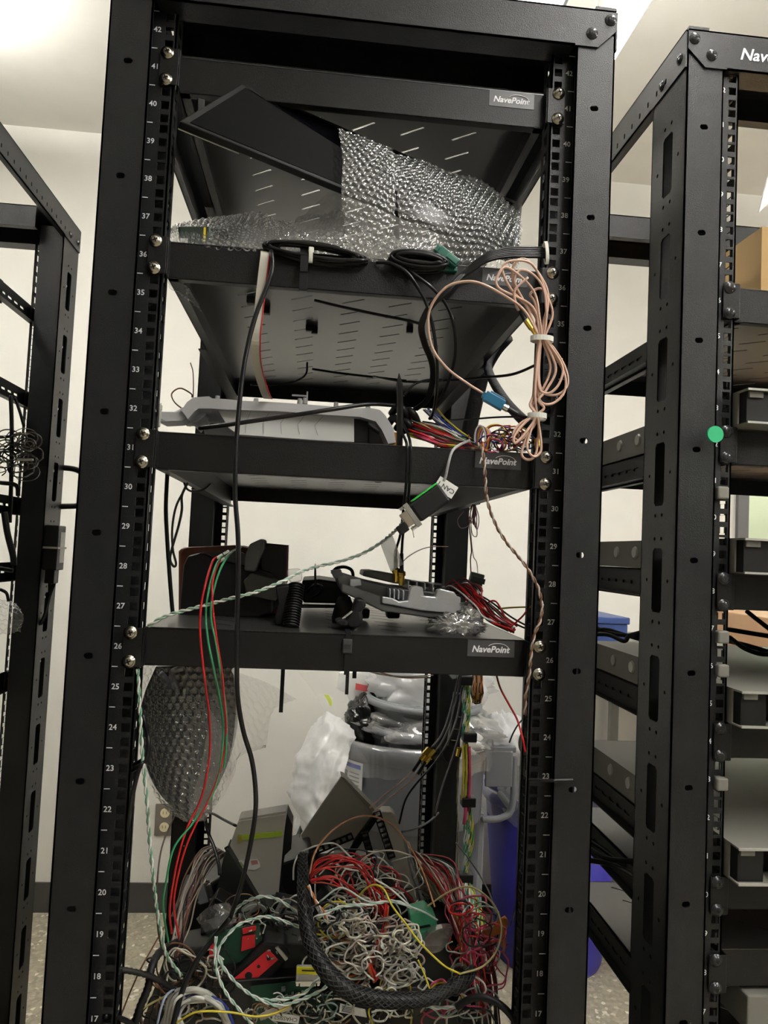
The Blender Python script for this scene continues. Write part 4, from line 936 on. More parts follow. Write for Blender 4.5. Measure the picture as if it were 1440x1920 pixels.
# flat black module in the middle and cables
t = thing('flat_module', 'low black module with clips behind the ribbed plug on the fourth shelf', 'electronic module', at(600, 1120, .3))
m = MB(); prism(m, [(566, 1088), (600, 1086), (640, 1092), (655, 1120), (640, 1132), (568, 1130)], .26, .16); m.build('body', M['rubber'], t, bevel=.003)
m = MB(); prism(m, [(560, 1134), (640, 1136), (640, 1140), (560, 1140)], .22, .02); m.build('front_rail', M['rubbergloss'], t)
wire('black_cable', [(575, 1110, .25), (590, 1098, .22), (602, 1100, .2), (600, 1112, .2), (585, 1122, .22)], .0028, M['rubbergloss'], 'short curled black cable on the low black module')
tag(MB().tube([at(591, 1112, .20), at(591, 1072, .20), at(591, 1062, .20), at(591, 1056, .20)], .003, 6, rf=lambda u: .0016 if u < .5 else .003*(1.05-u)).build('cable_tie_tail', M['rubber']), 'pointed tip of a black cable tie rising above the low black module', 'zip tie')
wire('black_cable', [(622, 1076, .24), (630, 1066, .24), (645, 1063, .24), (658, 1068, .24), (662, 1078, .24), (660, 1086, .24)], .0024, M['rubbergloss'], 'black cable arching at the left end of the cast aluminium unit', n=8)

# cast aluminium control unit
t = thing('control_unit', 'cast aluminium electronic control unit with cooling ribs resting on the fourth shelf', 'electronic device', at(760, 1110, .12))
ys = .085
m = MB(); prism(m, [(716, 1118), (738, 1122), (748, 1128), (764, 1126), (770, 1102), (778, 1098), (793, 1101), (795, 1117), (816, 1119), (820, 1105), (828, 1104), (852, 1110), (857, 1118), (864, 1120), (864, 1140), (860, 1151), (790, 1145), (716, 1131)], ys, .012); m.build('side_wall', M['cast'], t, bevel=.0015)
m = MB()
fr_ = [at(700, 1120, ys+.03), at(862, 1142, ys+.008)]
# base plate, dark, tilted like the photo
m = MB(); prism(m, [(640, 1094), (716, 1118), (716, 1131), (790, 1145), (860, 1151), (862, 1158), (800, 1158), (716, 1146), (640, 1110)], ys+.004, .17); m.build('base_plate', M['castdark'], t, bevel=.002)
m = MB(); prism(m, [(632, 1082), (645, 1078), (690, 1092), (745, 1104), (800, 1108), (860, 1118), (858, 1126), (750, 1130), (700, 1122), (636, 1102)], ys+.035, .135); m.build('lid', M['castdark'], t, bevel=.002)
m = MB(); prism(m, [(656, 1086), (676, 1086), (678, 1098), (660, 1101), (656, 1098)], ys+.025, .02); m.build('machined_boss', M['cast'], t, bevel=.001)
for i, x in enumerate((731, 739, 747, 756)):
    m = MB(); prism(m, [(x-1.6, 1103+i), (x+.6, 1103+i), (x+2.2, 1107+i), (x+1.6, 1122+i), (x-1.2, 1122+i), (x-.8, 1108+i)], ys+.004, .05); m.build('cooling_rib', M['cast'], t, bevel=.0006)
m = MB(); prism(m, [(682, 1070), (700, 1070), (745, 1078), (766, 1088), (800, 1094), (826, 1096), (830, 1104), (795, 1100), (740, 1094), (680, 1080)], ys+.10, .08); m.build('rear_fins', M['castdark'], t, bevel=.002)
for i, x in enumerate((766, 782, 797, 812)):
    m = MB(); prism(m, [(x-1, 1090+i*1.2), (x+1, 1090+i*1.2), (x+1, 1108+i), (x-1, 1108+i)], ys+.06, .06); m.build('cooling_rib', M['cast'], t, bevel=.0005)
m = MB(); prism(m, [(814, 1094), (828, 1094), (830, 1102), (842, 1100), (842, 1104), (814, 1102)], ys+.10, .03); m.build('corner_boss', M['housing'], t, bevel=.001)
m = MB(); prism(m, [(620, 1070), (640, 1068), (642, 1078), (636, 1086), (626, 1084)], ys+.05, .03); m.build('angled_tab', M['castdark'], t, bevel=.001)
for x0 in (668, 725, 800):
    m = MB(); prism(m, [(x0, 1140), (x0+26, 1143), (x0+24, 1160), (x0+2, 1160)], ys+.09, .03); m.build('foot', M['rubber'], t, bevel=.002)
# black clamp and mounts in front
t = thing('clamp_bracket', 'black plastic clamp with a silver screw at the front edge of the fourth shelf', 'bracket', at(655, 1150, .05))
m = MB(); prism(m, [(668, 1122), (684, 1124), (688, 1136), (678, 1146), (682, 1160), (676, 1176), (652, 1177), (645, 1168), (660, 1150), (664, 1134)], .045, .035); m.build('body', M['rubber'], t, bevel=.004)
m = MB(); prism(m, [(628, 1164), (640, 1160), (652, 1164), (652, 1174), (634, 1172)], .04, .03); m.build('toe', M['rubber'], t, bevel=.003)
m = MB(); m.cyl(at(642, 1160, .042), at(660, 1146, .045), .0016, n=8); m.build('silver_pin', M['chrome'], t)
tag(MB().lathe([(.0001, 0), (.014, 0), (.016, .012), (.012, .03), (.008, .04), (.0001, .04)], at(644, 1158, .14)-Vector((0, 0, .012)), n=18).build('rubber_mount', M['rubber'], smooth=True), 'round black rubber mount behind the clamp on the fourth shelf', 'rubber mount')
# foil and bubble scrap
blob('foil_wad', 'crumpled shiny clear foil at the right end of the cast aluminium unit', 'foil', at(888, 1146, .09), (.021, .016, .013), film('clear_foil', (.9, .9, .9), 1.1, .12, .05), k=20, amp=.6)
blob('foil_wad', 'dome of clear wrap on the shelf in front of the cast aluminium unit', 'wrap', at(856, 1173, .045), (.033, .020, .0135), film('clear_wrap', (.9, .9, .9), .9, .16, .06), k=22, amp=.5, n=56, fs=5)
# red wire bundle
t = bundle('wiring_harness', 'dense bundle of red and black wires leaving the right end of the aluminium unit', 31, 34, [(846, 1108, .16), (866, 1100, .13), (884, 1112, .10), (892, 1126, .09), (905, 1138, .07), (925, 1162, .05), (960, 1180, .03)], [8, 9, 8, 7, 6, 5, 3], [RED, RED, RED, RED, BLK, (.25, .02, .03), WHT], .0011, 7)
wire('red_wire', [(905, 1135, .08), (930, 1128, .06), (955, 1170, .04), (975, 1160, .03), (992, 1140, .03)], .0012, wm(RED), 'red wire looping right toward the post above the fourth shelf', 'wire')
wire('yellow_wire', [(910, 1152, .09), (935, 1142, .08), (965, 1139, .06), (1000, 1138, .05)], .0012, wm(YEL), 'yellow wire running right to the post above the fourth shelf', 'wire')
for i, e in enumerate(((1182, 1196), (1170, 1186))): wire('black_wire', [(885, 1108+i*6, .12), (920, 1128+i*6, .08), (960, 1158+i*8, .05), (1005, e[i], .03)], .0012, wm(BLK), ['lower', 'upper'][1-i]+' black wire fanning from the red bundle to the post', 'wire')
# gray connector hanging on thin red wire
t = thing('gray_connector', 'small gray plug hanging on thin red and white wires right of the aluminium unit', 'connector', at(890, 1095, .22))
T = Matrix.Translation(at(890, 1097, .22)) @ Matrix.Rotation(.22, 4, 'Y')
MB().box(-.010, .010, -.006, .006, -.016, .018, T).build('plug_body', mat('mid_gray_plastic', (.13, .14, .13), .45), t, bevel=.0015)
MB().box(-.012, .013, -.007, .007, -.007, -.004, T).box(-.007, .012, -.008, -.006, .004, .012, T).build('locking_clip', mat('dark_gray_clip', (.08, .085, .08), .45), t, bevel=.0006)
MB().tube(catmull(PT([(884, 948, .22), (880, 985, .22), (884, 1030, .22), (882, 1050, .22), (884, 1085, .22)]), 6), .0009, 5).build('red_wire', wm((.3, .02, .06)), t, smooth=True)
MB().tube(catmull(PT([(888, 948, .215), (883, 990, .215), (887, 1040, .215), (894, 1055, .22), (896, 1082, .22)]), 6), .0006, 5).build('white_wire', wm((.5, .35, .40)), t, smooth=True)
for i in range(6): MB().tube(catmull(PT([(886+i, 946, .22), (878+i*4, 962+i*2, .215), (884+i*2, 978+i*3, .22), (892-i, 965, .22), (888, 948, .22)]), 6), .0007, 5).build('gathered_loop', wm([(.4, .03, .10), (.5, .35, .4)][i % 2]), t, smooth=True)
MB().tube(catmull(PT([(870, 958, .22), (858, 975, .22), (864, 990, .22), (878, 986, .22), (882, 975, .22)]), 6), .0007, 5).build('loose_loop', wm((.5, .35, .40)), t, smooth=True)
MB().tube(catmull(PT([(882, 975, .22), (886, 1002, .22), (894, 1005, .22), (893, 985, .22), (886, 965, .22)]), 6), .0007, 5).build('loose_loop', wm((.4, .2, .22)), t, smooth=True)
# long antenna leads with gold ends
for i, (x0, x1, y1) in enumerate(((763, 742, 1066), (768, 753, 1072))):
    t = thing('antenna_cable', ['left', 'right'][i]+' of two black coaxial leads with gold ends dropping to the aluminium unit', 'cable', at(x0, 840, -.01))
    MB().tube(catmull(PT([(748+i*8, 795, .04), (754+i*10, 812, .02), (x0-1+i*2, 830, -.004), (x0+i*2, 850, -.008), (x0-1+i, 900, -.002), (x0-6+i*2, 950, .03), (x0-12, 1000, .07), (x1, y1-34, .105)]), 8), .00175, 8).build('lead', M['rubbergloss'], t, smooth=True)
    a, b, c = at(x1, y1-34, .105), at(x1, y1, .115), at(x1, y1+24, .12)
    MB().cyl(a, b, .0025, .0030, n=10).build('strain_relief', M['rubber'], t)
    MB().cyl(b, b+(c-b)*.30, .0052, n=6).build('gold_nut', M['gold'], t)
    MB().cyl(b+(c-b)*.30, c, .0040, n=12).build('gold_plug', M['gold'], t)
# clear label flag
m = MB(); P4 = [at(712, 1016, .07), at(736, 1004, .075), at(756, 1058, .08), (at(733, 1072, .08))]
m.add(P4, [(0, 1, 2, 3)]); tag(m.build('plastic_flag', film('hazy_flag', (.55, .58, .60), .25, .45, .2), solid=.0006), 'hazy translucent plastic flag hanging on the green-white wire', 'label flag')
# DB9 adapter with CAN 1 label
t = thing('serial_adapter', 'black serial adapter with metal plug and white CAN label hanging below the third shelf', 'adapter', at(800, 945, .0))
cc_ = at(806, 942, .0); ang = math.radians(38)
T = Matrix.Translation(cc_) @ Matrix.Rotation(-ang, 4, 'Y')
MB().box(-.023, .020, -.009, .009, -.0125, .0125, T).build('housing', M['rubber'], t, bevel=.003)
MB().box(-.017, .019, -.0085, .0085, .0125, .0145, T).build('green_rim', mat('bright_green_plastic', (.03, .42, .06), .35), t, bevel=.0008)
MB().box(-.029, -.023, -.006, .006, -.0155, .0155, T).build('flange', M['chrome'], t)
MB().box(-.038, -.029, -.0055, .0055, -.0095, .0085, T).build('metal_shell', mat('nickel_shell', (.5, .45, .36), .3, metal=.9), t, bevel=.001)
MB().cyl(T @ Vector((-.034, 0, .0135)), T @ Vector((-.023, 0, .0135)), .0022, n=8).build('jack_screw', M['chrome'], t)
MB().cyl(T @ Vector((-.036, 0, -.0135)), T @ Vector((-.023, 0, -.0135)), .0022, n=8).build('jack_screw', M['chrome'], t)
MB().box(-.050, -.038, -.005, .005, -.012, -.001, T).build('mating_plug', M['rubber'], t, bevel=.001)
MB().tube([T @ Vector((-.034, -.006, -.010)), T @ Vector((-.040, -.007, -.022))], .0005, 4).build('pin', M['chrome'], t)
lc = at(836, 914, -.004); T2 = Matrix.Translation(lc) @ Matrix.Rotation(.52, 4, 'Y')
lb = MB().box(-.0125, .0125, -.0005, .0005, -.0078, .0078, T2).build('label_flag', M['paper'], t)
tt = MB(); text_mesh(tt, 'CAN 1', .0078, lambda u, v, w: T2 @ Vector((-u, -.0008, -v)), bold=.0001); tt.build('label_text', M['ink'], lb)
MB().tube(catmull(PT([(880, 826, .02), (862, 834, .0), (848, 846, -.008), (841, 868, -.010), (836, 892, -.006), (832, 902, -.004)]), 6), .0017, 8).build('white_lead', wm((.42, .42, .42)), t, smooth=True)
# twisted pairs
twisted('twisted_pair', [(278, 1174, -.006), (306, 1157, -.008), (342, 1146, -.008), (380, 1136, -.008), (432, 1122, -.008), (480, 1110, -.008), (530, 1090, .0), (562, 1073, .03), (596, 1062, .06), (640, 1052, .07), (680, 1038, .08), (716, 1016, .075), (742, 994, .04), (756, 978, .01)], .00125, [WHT, (.28, .42, .34)], 'green and white twisted pair crossing from the left post up to the serial adapter', .019)
twisted('twisted_pair', [(896, 832, .01), (904, 842, -.008), (908, 870, -.012), (910, 900, -.012), (914, 940, -.012), (930, 985, -.010), (952, 1020, -.010), (985, 1060, -.012), (1008, 1100, -.014), (1016, 1138, -.016), (1012, 1165, -.016), (1002, 1190, -.016), (996, 1225, -.016), (992, 1265, -.014), (986, 1300, -.006), (984, 1340, .0)], .00115, [BRN, (.42, .34, .30)], 'brown and tan twisted pair hanging from the third shelf and along the right post', .020)
wire('red_wire', [(930, 1262, .05), (938, 1290, .03), (955, 1322, .02), (970, 1350, .01), (980, 1385, .0), (985, 1410, .0)], .0013, wm(RED), 'single red wire falling below the fourth shelf toward the right post', 'wire')
wire('thin_dark_wire', [(752, 1056, .2), (768, 1042, .3), (790, 1030, .42), (812, 1025, .55), (840, 1025, .62)], .0009, wm(BRN), 'thin dark wire arcing from the gold plugs to the rear right rail', 'wire')
# red and green wires falling across the fourth shelf
def longwire(col, pts, lab, r=.00125): return wire('long_wire', pts, r, wm(col), lab, 'wire', k=8, n=6)
longwire(RED, [(412, 1044, .10), (400, 1050, .07), (388, 1085, .0), (378, 1130, -.010), (375, 1180, -.012), (380, 1240, -.012), (386, 1290, .0), (392, 1340, .02), (394, 1400, .03), (388, 1450, .03), (376, 1500, .03), (352, 1550, .02), (336, 1600, .01), (324, 1660, .01), (318, 1710, .02), (322, 1750, .04)], 'leftmost red wire falling across the fourth shelf and past the wrapped monitor')
longwire(RED, [(416, 1044, .10), (404, 1070, .04), (398, 1100, -.006), (400, 1150, -.010), (408, 1210, -.012), (416, 1260, -.006), (420, 1310, .01), (424, 1370, .03), (416, 1430, .03), (396, 1490, .03), (370, 1540, .02), (348, 1590, .01), (332, 1650, .01), (326, 1700, .02), (336, 1760, .05)], 'right red wire falling across the fourth shelf beside two green wires')
longwire(GRN, [(440, 1030, .14), (420, 1040, .10), (405, 1060, .05), (392, 1105, -.004), (386, 1150, -.008), (390, 1200, -.012), (400, 1250, -.010), (410, 1300, .01), (418, 1360, .03), (414, 1430, .03), (398, 1490, .03), (360, 1545, .02), (326, 1590, .01), (312, 1650, .01), (306, 1700, .02), (316, 1770, .05)], 'left green wire falling across the fourth shelf between the red wires')
longwire(GRN, [(436, 1034, .14), (424, 1048, .08), (410, 1075, .03), (398, 1120, -.008), (396, 1160, -.010), (404, 1200, -.012), (412, 1250, -.010), (418, 1290, .01), (424, 1340, .03), (424, 1400, .03), (420, 1440, .03)], 'right green wire ending at the wrapped monitor')
longwire((.5, .5, .48), [(452, 1026, .15), (438, 1032, .12), (425, 1042, .10), (412, 1052, .09)], 'short white wire at the top of the falling red and green wires')
for i, (x, y) in enumerate(((412, 1043), (424, 1036), (416, 1050))): tag(MB().cyl(at(x-5, y+3, .085), at(x+5, y-3, .088), .0018, n=8).build('crimp_sleeve', M['tie_white']), ['left', 'upper', 'lower'][i]+' pale crimp sleeve where the red and green wires start', 'crimp')
# zip tie on the front lip of shelf 26
t = thing('zip_tie', 'black zip tie with square head strapped over the front lip of the fourth shelf', 'zip tie', at(652, 1215, -.002))
c = at(652, 1213, -.001); MB().box(c.x-.0055, c.x+.0055, .0045, .0095, c.z-.008, c.z+.008).build('head', mat('dark_gray_nylon', (.035, .035, .038), .4), t, bevel=.001)
MB().box(c.x-.0035, c.x+.0035, .0035, .0045, c.z-.003, c.z+.002).build('slot', M['recess'], t)
MB().box(c.x-.0025, c.x+.0035, .008, .0095, 25*U-.003, 26*U+.001).box(c.x-.0025, c.x+.0035, .0095, .05, 26*U, 26*U+.0012).build('strap', M['rubber'], t)
MB().box(c.x+.000, c.x+.004, .012, .0132, 25*U-.026, 25*U+.005).build('tail', M['rubber'], t)
for i, (x, y0, y1, Y) in enumerate(((531, 1250, 1336, .10), (665, 1258, 1272, .06))):
    a = at(x, y0, Y); b = at(x, y1, Y); tag(MB().box(a.x-.0025, a.x+.0025, Y, Y+.0012, b.z, 26*U-.002).build('cable_tie_tail', M['rubber']), ['long black tie tail hanging below the middle of the fourth shelf', 'short black tie tail just right of the square zip tie head'][i], 'zip tie')
# cables left of the shelves
wire('black_cable', [(314, 884, .10), (312, 920, .10), (311, 960, .10), (314, 1020, .10), (318, 1080, .10), (322, 1130, .10), (324, 1150, .10)], .0026, M['rubbergloss'], 'thick black cable dropping vertically from the third shelf to the left end of the fourth', n=8)
wire('gray_cable', [(352, 905, .16), (345, 920, .16), (330, 950, .16), (323, 990, .16), (324, 1030, .16), (330, 1056, .16), (326, 1062, .16), (319, 1050, .16), (322, 1030, .16), (335, 985, .16), (341, 955, .16), (341, 930, .16), (350, 908, .16)], .0017, wm((.05, .05, .045)), 'dark gray cable hanging in a narrow loop below the third shelf')
wire('gray_cable', [(345, 905, .16), (352, 918, .16), (368, 922, .17), (385, 916, .18), (395, 908, .2)], .0016, wm((.06, .06, .055)), 'dark cable bowed under the left edge of the third shelf')
wire('wire_curl', [(708, 890, .30), (700, 897, .28), (704, 903, .28), (716, 903, .28), (722, 896, .28), (714, 892, .28), (706, 900, .28)], .0012, wm(BLK), 'small black wire curl poking through the underside of the third shelf', 'wire')
wire('copper_cable', [(690, 1258, .12), (712, 1264, .16), (745, 1268, .25), (780, 1268, .40), (812, 1266, .60)], .0012, cop, 'copper-pink cable stretched under the fourth shelf to the rear rail')
wire('copper_cable', [(706, 1256, .12), (730, 1266, .2), (765, 1271, .35), (800, 1270, .55)], .0012, wm((.35, .12, .06)), 'darker copper wire running beside the stretched copper-pink cable', 'wire')

# ================================================================ bubble-wrapped monitor hanging below shelf 26
ctr = at(352, 1385, .10)
t = thing('wrapped_monitor', 'dark oval monitor hanging below the left end of the fourth shelf inside bubble wrap', 'monitor', ctr)
m = MB(); ol = [(292, 1250), (420, 1250), (440, 1290), (441, 1350), (430, 1420), (405, 1480), (370, 1522), (335, 1520), (300, 1490), (275, 1440), (266, 1380), (268, 1310)]
olc = [(p.x*1, p.y) for p in catmull([Vector((x, y, 0)) for x, y in ol]+[Vector((292, 1250, 0))], 4)]
prism(m, olc[:-1], .10, .045); m.build('dark_body', mat('dark_gloss_plastic', (.012, .012, .014), .2), t, bevel=.008)
m = MB(); m.tube(catmull(PT([(300, 1262, .095), (330, 1290, .09), (322, 1262, .09), (345, 1252, .09)]), 8), .004, 8).build('gray_lever', mat('bluish_gray_plastic', (.14, .14, .18), .35), t, smooth=True)
m = MB(); prism(m, [(348, 1252), (352, 1252), (346, 1310), (342, 1308)], .095, .004); m.build('pale_seam', mat('seam_gray', (.12, .12, .12), .4), t)
cm = []
for Yo, col in ((0, 0),):
    for yy, xl, xr in ((1246, 262, 432), (1300, 262, 446), (1360, 262, 444), (1420, 268, 432), (1470, 284, 420), (1512, 312, 398), (1540, 345, 385)):
        row = []
        for j in range(7):
            u = j/6; x = xl+(xr-xl)*u; row.append(at(x, yy, .085-.028*math.sin(PI*u)))
        cm.append(row)
tag(MB().grid(sheet(cm, 26, 26, .007, 9, bub=.0032, br=.0046, k=51)).build('bubble_wrap', M['bubble'], smooth=True), 'bubble wrap stretched around the dark monitor below the fourth shelf', 'bubble wrap')
cm2 = [[at(420, 1250, .11), at(450, 1262, .12), at(500, 1280, .12), at(556, 1310, .12)], [at(430, 1300, .11), at(455, 1310, .12), at(490, 1320, .12), at(512, 1332, .125)], [at(432, 1380, .12), at(450, 1390, .13), at(475, 1385, .13), at(500, 1395, .13)], [at(420, 1470, .12), at(438, 1440, .13), at(455, 1415, .13), at(498, 1402, .13)]]
tag(MB().grid(sheet(cm2, 26, 26, .005, 7, bub=.0028, br=.0058, k=53)).build('bubble_wrap', film('flat_bubble', (.75, .74, .68), .22, .10, .2), smooth=True), 'pointed corner of bubble wrap sticking out right of the wrapped monitor', 'bubble wrap')
cm3 = [[at(395, 1330, .06), at(425, 1380, .06), at(442, 1440, .07)], [at(380, 1420, .055), at(410, 1450, .055), at(434, 1462, .07)], [at(360, 1500, .06), at(380, 1510, .06), at(400, 1515, .07)], [at(350, 1536, .08), at(368, 1538, .075), at(384, 1530, .08)]]
tag(MB().grid(sheet(cm3, 14, 18, .004, 14, k=55)).build('plastic_film', film('clear_corner', (.8, .8, .8), .3, .12, .12), smooth=True), 'smooth clear film fold at the lower right of the wrapped monitor', 'plastic film')
# cables on the left side below
wire('black_cable', [(258, 1250, .02), (262, 1310, .02), (270, 1350, .02), (278, 1385, .0), (276, 1420, -.004), (262, 1440, -.006), (252, 1475, -.006), (244, 1520, -.004), (240, 1560, .0), (238, 1600, .02)], .0026, M['rubbergloss'], 'black cable swinging past the left post below the fourth shelf', n=8)
wire('black_cable', [(246, 1436, .03), (258, 1430, .01), (270, 1424, .0), (262, 1436, -.008), (246, 1446, .01), (240, 1452, .03)], .0022, M['rubbergloss'], 'short black strap wrapping the left rail beside the wrapped monitor')
twisted('twisted_pair', [(258, 1254, .0), (262, 1320, -.004), (266, 1400, -.006), (270, 1450, -.006), (276, 1510, -.004), (280, 1570, .0), (286, 1630, .0), (292, 1690, .01), (300, 1740, .02), (312, 1790, .03), (340, 1830, .05)], .0012, [WHT, (.14, .30, .20)], 'green and white twisted pair hanging down along the left post', .022)
wire('thin_dark_wire', [(330, 1525, .09), (318, 1550, .08), (306, 1580, .06), (298, 1620, .04), (294, 1680, .03), (296, 1740, .04), (302, 1775, .06)], .0010, wm((.08, .06, .045)), 'thin brown-gray wire hanging below the wrapped monitor', 'wire')
wire('black_cable', [(384, 1522, .4), (400, 1526, .36), (420, 1537, .32), (442, 1548, .27)], .0022, M['rubbergloss'], 'short black cable sloping right to the gray panel with the green tape')
wire('black_cable', [(384, 1530, .2), (390, 1560, .2), (402, 1590, .18), (410, 1620, .16), (412, 1640, .15)], .0026, M['rubbergloss'], 'black cable hanging in front of the rear left post')

# rear right post: vertical colour bundle and small parts
Yb = .60
t = thing('wiring_loom', 'multicoloured twisted wire loom running down the rear right post', 'wiring loom', at(868, 1400, Yb))
rr = random.Random(77)
for i in range(12):
    o = rr.uniform(-9, 9); c1_, c2_ = rr.choice([(WHT, GRN), (WHT, GRN), (YEL, YEL), (WHT, (.2, .32, .25)), (YEL, GRN), (WHT, BLK)])
    base = [(868+o*.6+rr.gauss(0, 1), 1250, Yb), (872+o*.8, 1290, Yb), (873+o*.8, 1340, Yb-.005), (871+o*.5, 1382, Yb-.01), (874+o*.8+rr.gauss(0, 1.5), 1430, Yb-.01), (876+o*.5, 1498, Yb-.01), (878+o*.7+rr.gauss(0, 2), 1560, Yb-.01), (876+o*.8, 1600, Yb-.01), (872+o*.4, 1640, Yb-.01), (880+o*2, 1690, Yb-.05), (890+o*3, 1750, Yb-.12)]
    P = dense(catmull(PT(base), 6), .006)
    for j, c in enumerate((c1_, c2_)): MB().tube(helix(P, .0018, .045, PI*j+i), .0015, 5).build('strand', wm(c), t, smooth=True)
for (x, yA, yB, c, r_) in ((868, 1395, 1500, YEL, .0022), (880, 1400, 1520, PNK, .0030), (874, 1395, 1498, YEL, .002), (872, 1500, 1545, PNK, .0035)):
    MB().tube(catmull(PT([(x, yA, Yb-.016), (x+1, (yA+yB)/2, Yb-.018), (x-2, yB, Yb-.016)]), 6), r_, 6).build('straight_wire', wm(c), t, smooth=True)
for y, x, hh in ((1275, 873, 8), (1381, 881, 8), (1502, 879, 8), (1645, 874, 10)):
    a = at(x, y, Yb-.01); MB().box(a.x-.015, a.x+.012, a.y-.012, a.y+.012, a.z-.009, a.z+.009).build('hook_strap', M['rubber'], t, bevel=.002)
twisted('twisted_pair', [(864, 1400, .68), (858, 1450, .68), (857, 1500, .68), (859, 1550, .68), (858, 1600, .68), (862, 1640, .66), (880, 1670, .6)], .0010, [(.25, .25, .12), (.1, .12, .06)], 'thin olive twisted pair on the face of the rear right post', .05)
# black connector strips
t = thing('connector_strip', 'tall black connector strip with silver contacts strapped to the rear right post', 'connector strip', at(862, 1340, .66))
m = MB(); prism(m, [(852, 1300), (874, 1302), (876, 1330), (868, 1375), (858, 1400), (840, 1400), (846, 1360), (850, 1330)], .66, .02); m.build('body', mat('blue_black_plastic', (.012, .012, .02), .4), t, bevel=.002)
for i, (x, y) in enumerate(((866, 1320), (862, 1343), (856, 1366), (851, 1387))): m = MB(); prism(m, [(x-5, y), (x+5, y+1), (x+5, y+2.2), (x-5, y+1.2)], .658, .002); m.build('contact', M['chrome'], t)
m = MB(); prism(m, [(845, 1257), (858, 1258), (856, 1272), (848, 1274), (843, 1266)], .66, .02); tag(m.build('gray_clip', M['lightgray'], bevel=.001), 'gray clip at the top of the rear right post below the fourth shelf', 'clip')
t = thing('cable_plugs', 'cluster of tan wires with gold plugs in a black sleeve right of the wiring loom', 'connector', at(895, 1290, .60))
m = MB(); prism(m, [(890, 1262), (905, 1272), (908, 1300), (902, 1320), (890, 1322), (884, 1300)], .61, .02); m.build('sleeve', M['rubber'], t, bevel=.003)
for i in range(8):
    x = 886+i*2.2; MB().tube(catmull(PT([(x, 1256, .6), (x+3, 1272, .595), (x-1+(i % 3)*2, 1290, .59), (x+1, 1306, .595), (x, 1318, .6)]), 5), .0014, 5).build('wire', wm([(.55, .38, .22), (.5, .3, .15), BLK, ORG][i % 4]), t, smooth=True)
for (x, y) in ((890, 1305), (897, 1312), (903, 1300)): MB().cyl(at(x, y, .59), at(x-4, y+5, .59), .003, n=8).build('gold_plug', M['gold'], t)
tag(MB().cyl(at(862, 1404, .64), at(859, 1418, .64), .0055, n=8).cyl(at(857, 1402, .64), at(866, 1404, .64), .002, n=6).build('gold_plug', M['gold']), 'loose gold plug on the face of the rear right post', 'connector')
# gold plug pair with copper coax
for i in range(2):
    dx, dy = i*9, i*6
    t = thing('coaxial_lead', ['left', 'right'][i]+' of two copper coax leads joined by gold plugs in front of the rear rail', 'cable', at(795+dx, 1420, .42))
    MB().tube(catmull(PT([(862+dx*.4, 1262, .58), (850+dx*.6, 1310, .56), (832+dx*.8, 1370, .50), (808+dx, 1404+dy, .43)]), 8), .0020, 6).build('black_lead', M['rubbergloss'], t, smooth=True)
    a, b, c, d = at(806+dx, 1405+dy*.6, .43), at(796+dx, 1416+dy*.6, .425), at(788+dx, 1426+dy*.6, .42), at(774+dx, 1446+dy, .41)
    MB().cyl(a, b, .0065, n=6).cyl(b, c, .0045, n=10).build('gold_plug', M['gold'], t)
    MB().cyl(c, d, .0030, n=8).build('strain_relief', M['rubber'], t)
    MB().tube(catmull(PT([(774+dx, 1446+dy, .41), (750+dx, 1468+dy, .38), (720+dx, 1492+dy, .34), (694+dx, 1514+dy, .30)]), 8), .0016, 6).build('copper_lead', cop, t, smooth=True)
for i, pts in enumerate(([(866, 1290, .6), (858, 1340, .56), (840, 1390, .50), (815, 1430, .46), (780, 1470, .42), (760, 1500, .40), (748, 1545, .38)], [(870, 1330, .6), (860, 1380, .56), (845, 1430, .52), (828, 1480, .48), (815, 1530, .44)], [(822, 1524, .46), (805, 1540, .42), (780, 1553, .38), (752, 1560, .35)], [(826, 1400, .62), (830, 1420, .62), (838, 1432, .62)])):
    wire('black_cable', pts, .0019, M['rubbergloss'] if i != 2 else wm((.07, .07, .07)), ['black cable crossing diagonally in front of the rear right rail', 'black cable falling steeply over the rear right post', 'thin gray cable curving left from the rear right post', 'short stub of black cable on the rear right post'][i])
# items at the right front post, low
tag(MB().tube(PT([(992, 1462, -.003), (1040, 1464, -.024), (1074, 1463, -.024)]), .0020, 6).build('cable_tie_strap', M['rubber']), 'black cable tie threaded through the right front post below the fourth shelf', 'zip tie')
wire('gray_lead', [(990, 1368, .05), (980, 1382, .05), (978, 1400, .05), (984, 1418, .06), (980, 1440, .06), (984, 1458, .05)], .0040, wm((.09, .09, .08)), 'gray lead bunched behind the right front rail below the fourth shelf')
wire('thin_dark_wire', [(988, 1340, .02), (972, 1358, .03), (962, 1375, .04), (955, 1392, .05)], .0010, wm((.07, .06, .05)), 'thin dark wire slanting behind the right front rail', 'wire')
wire('chain', [(982, 1600, .03), (975, 1640, .05), (968, 1690, .08), (958, 1735, .12)], .0011, wm((.02, .03, .10)), 'thin dark blue cord hanging over the blue recycling bin', 'cord')

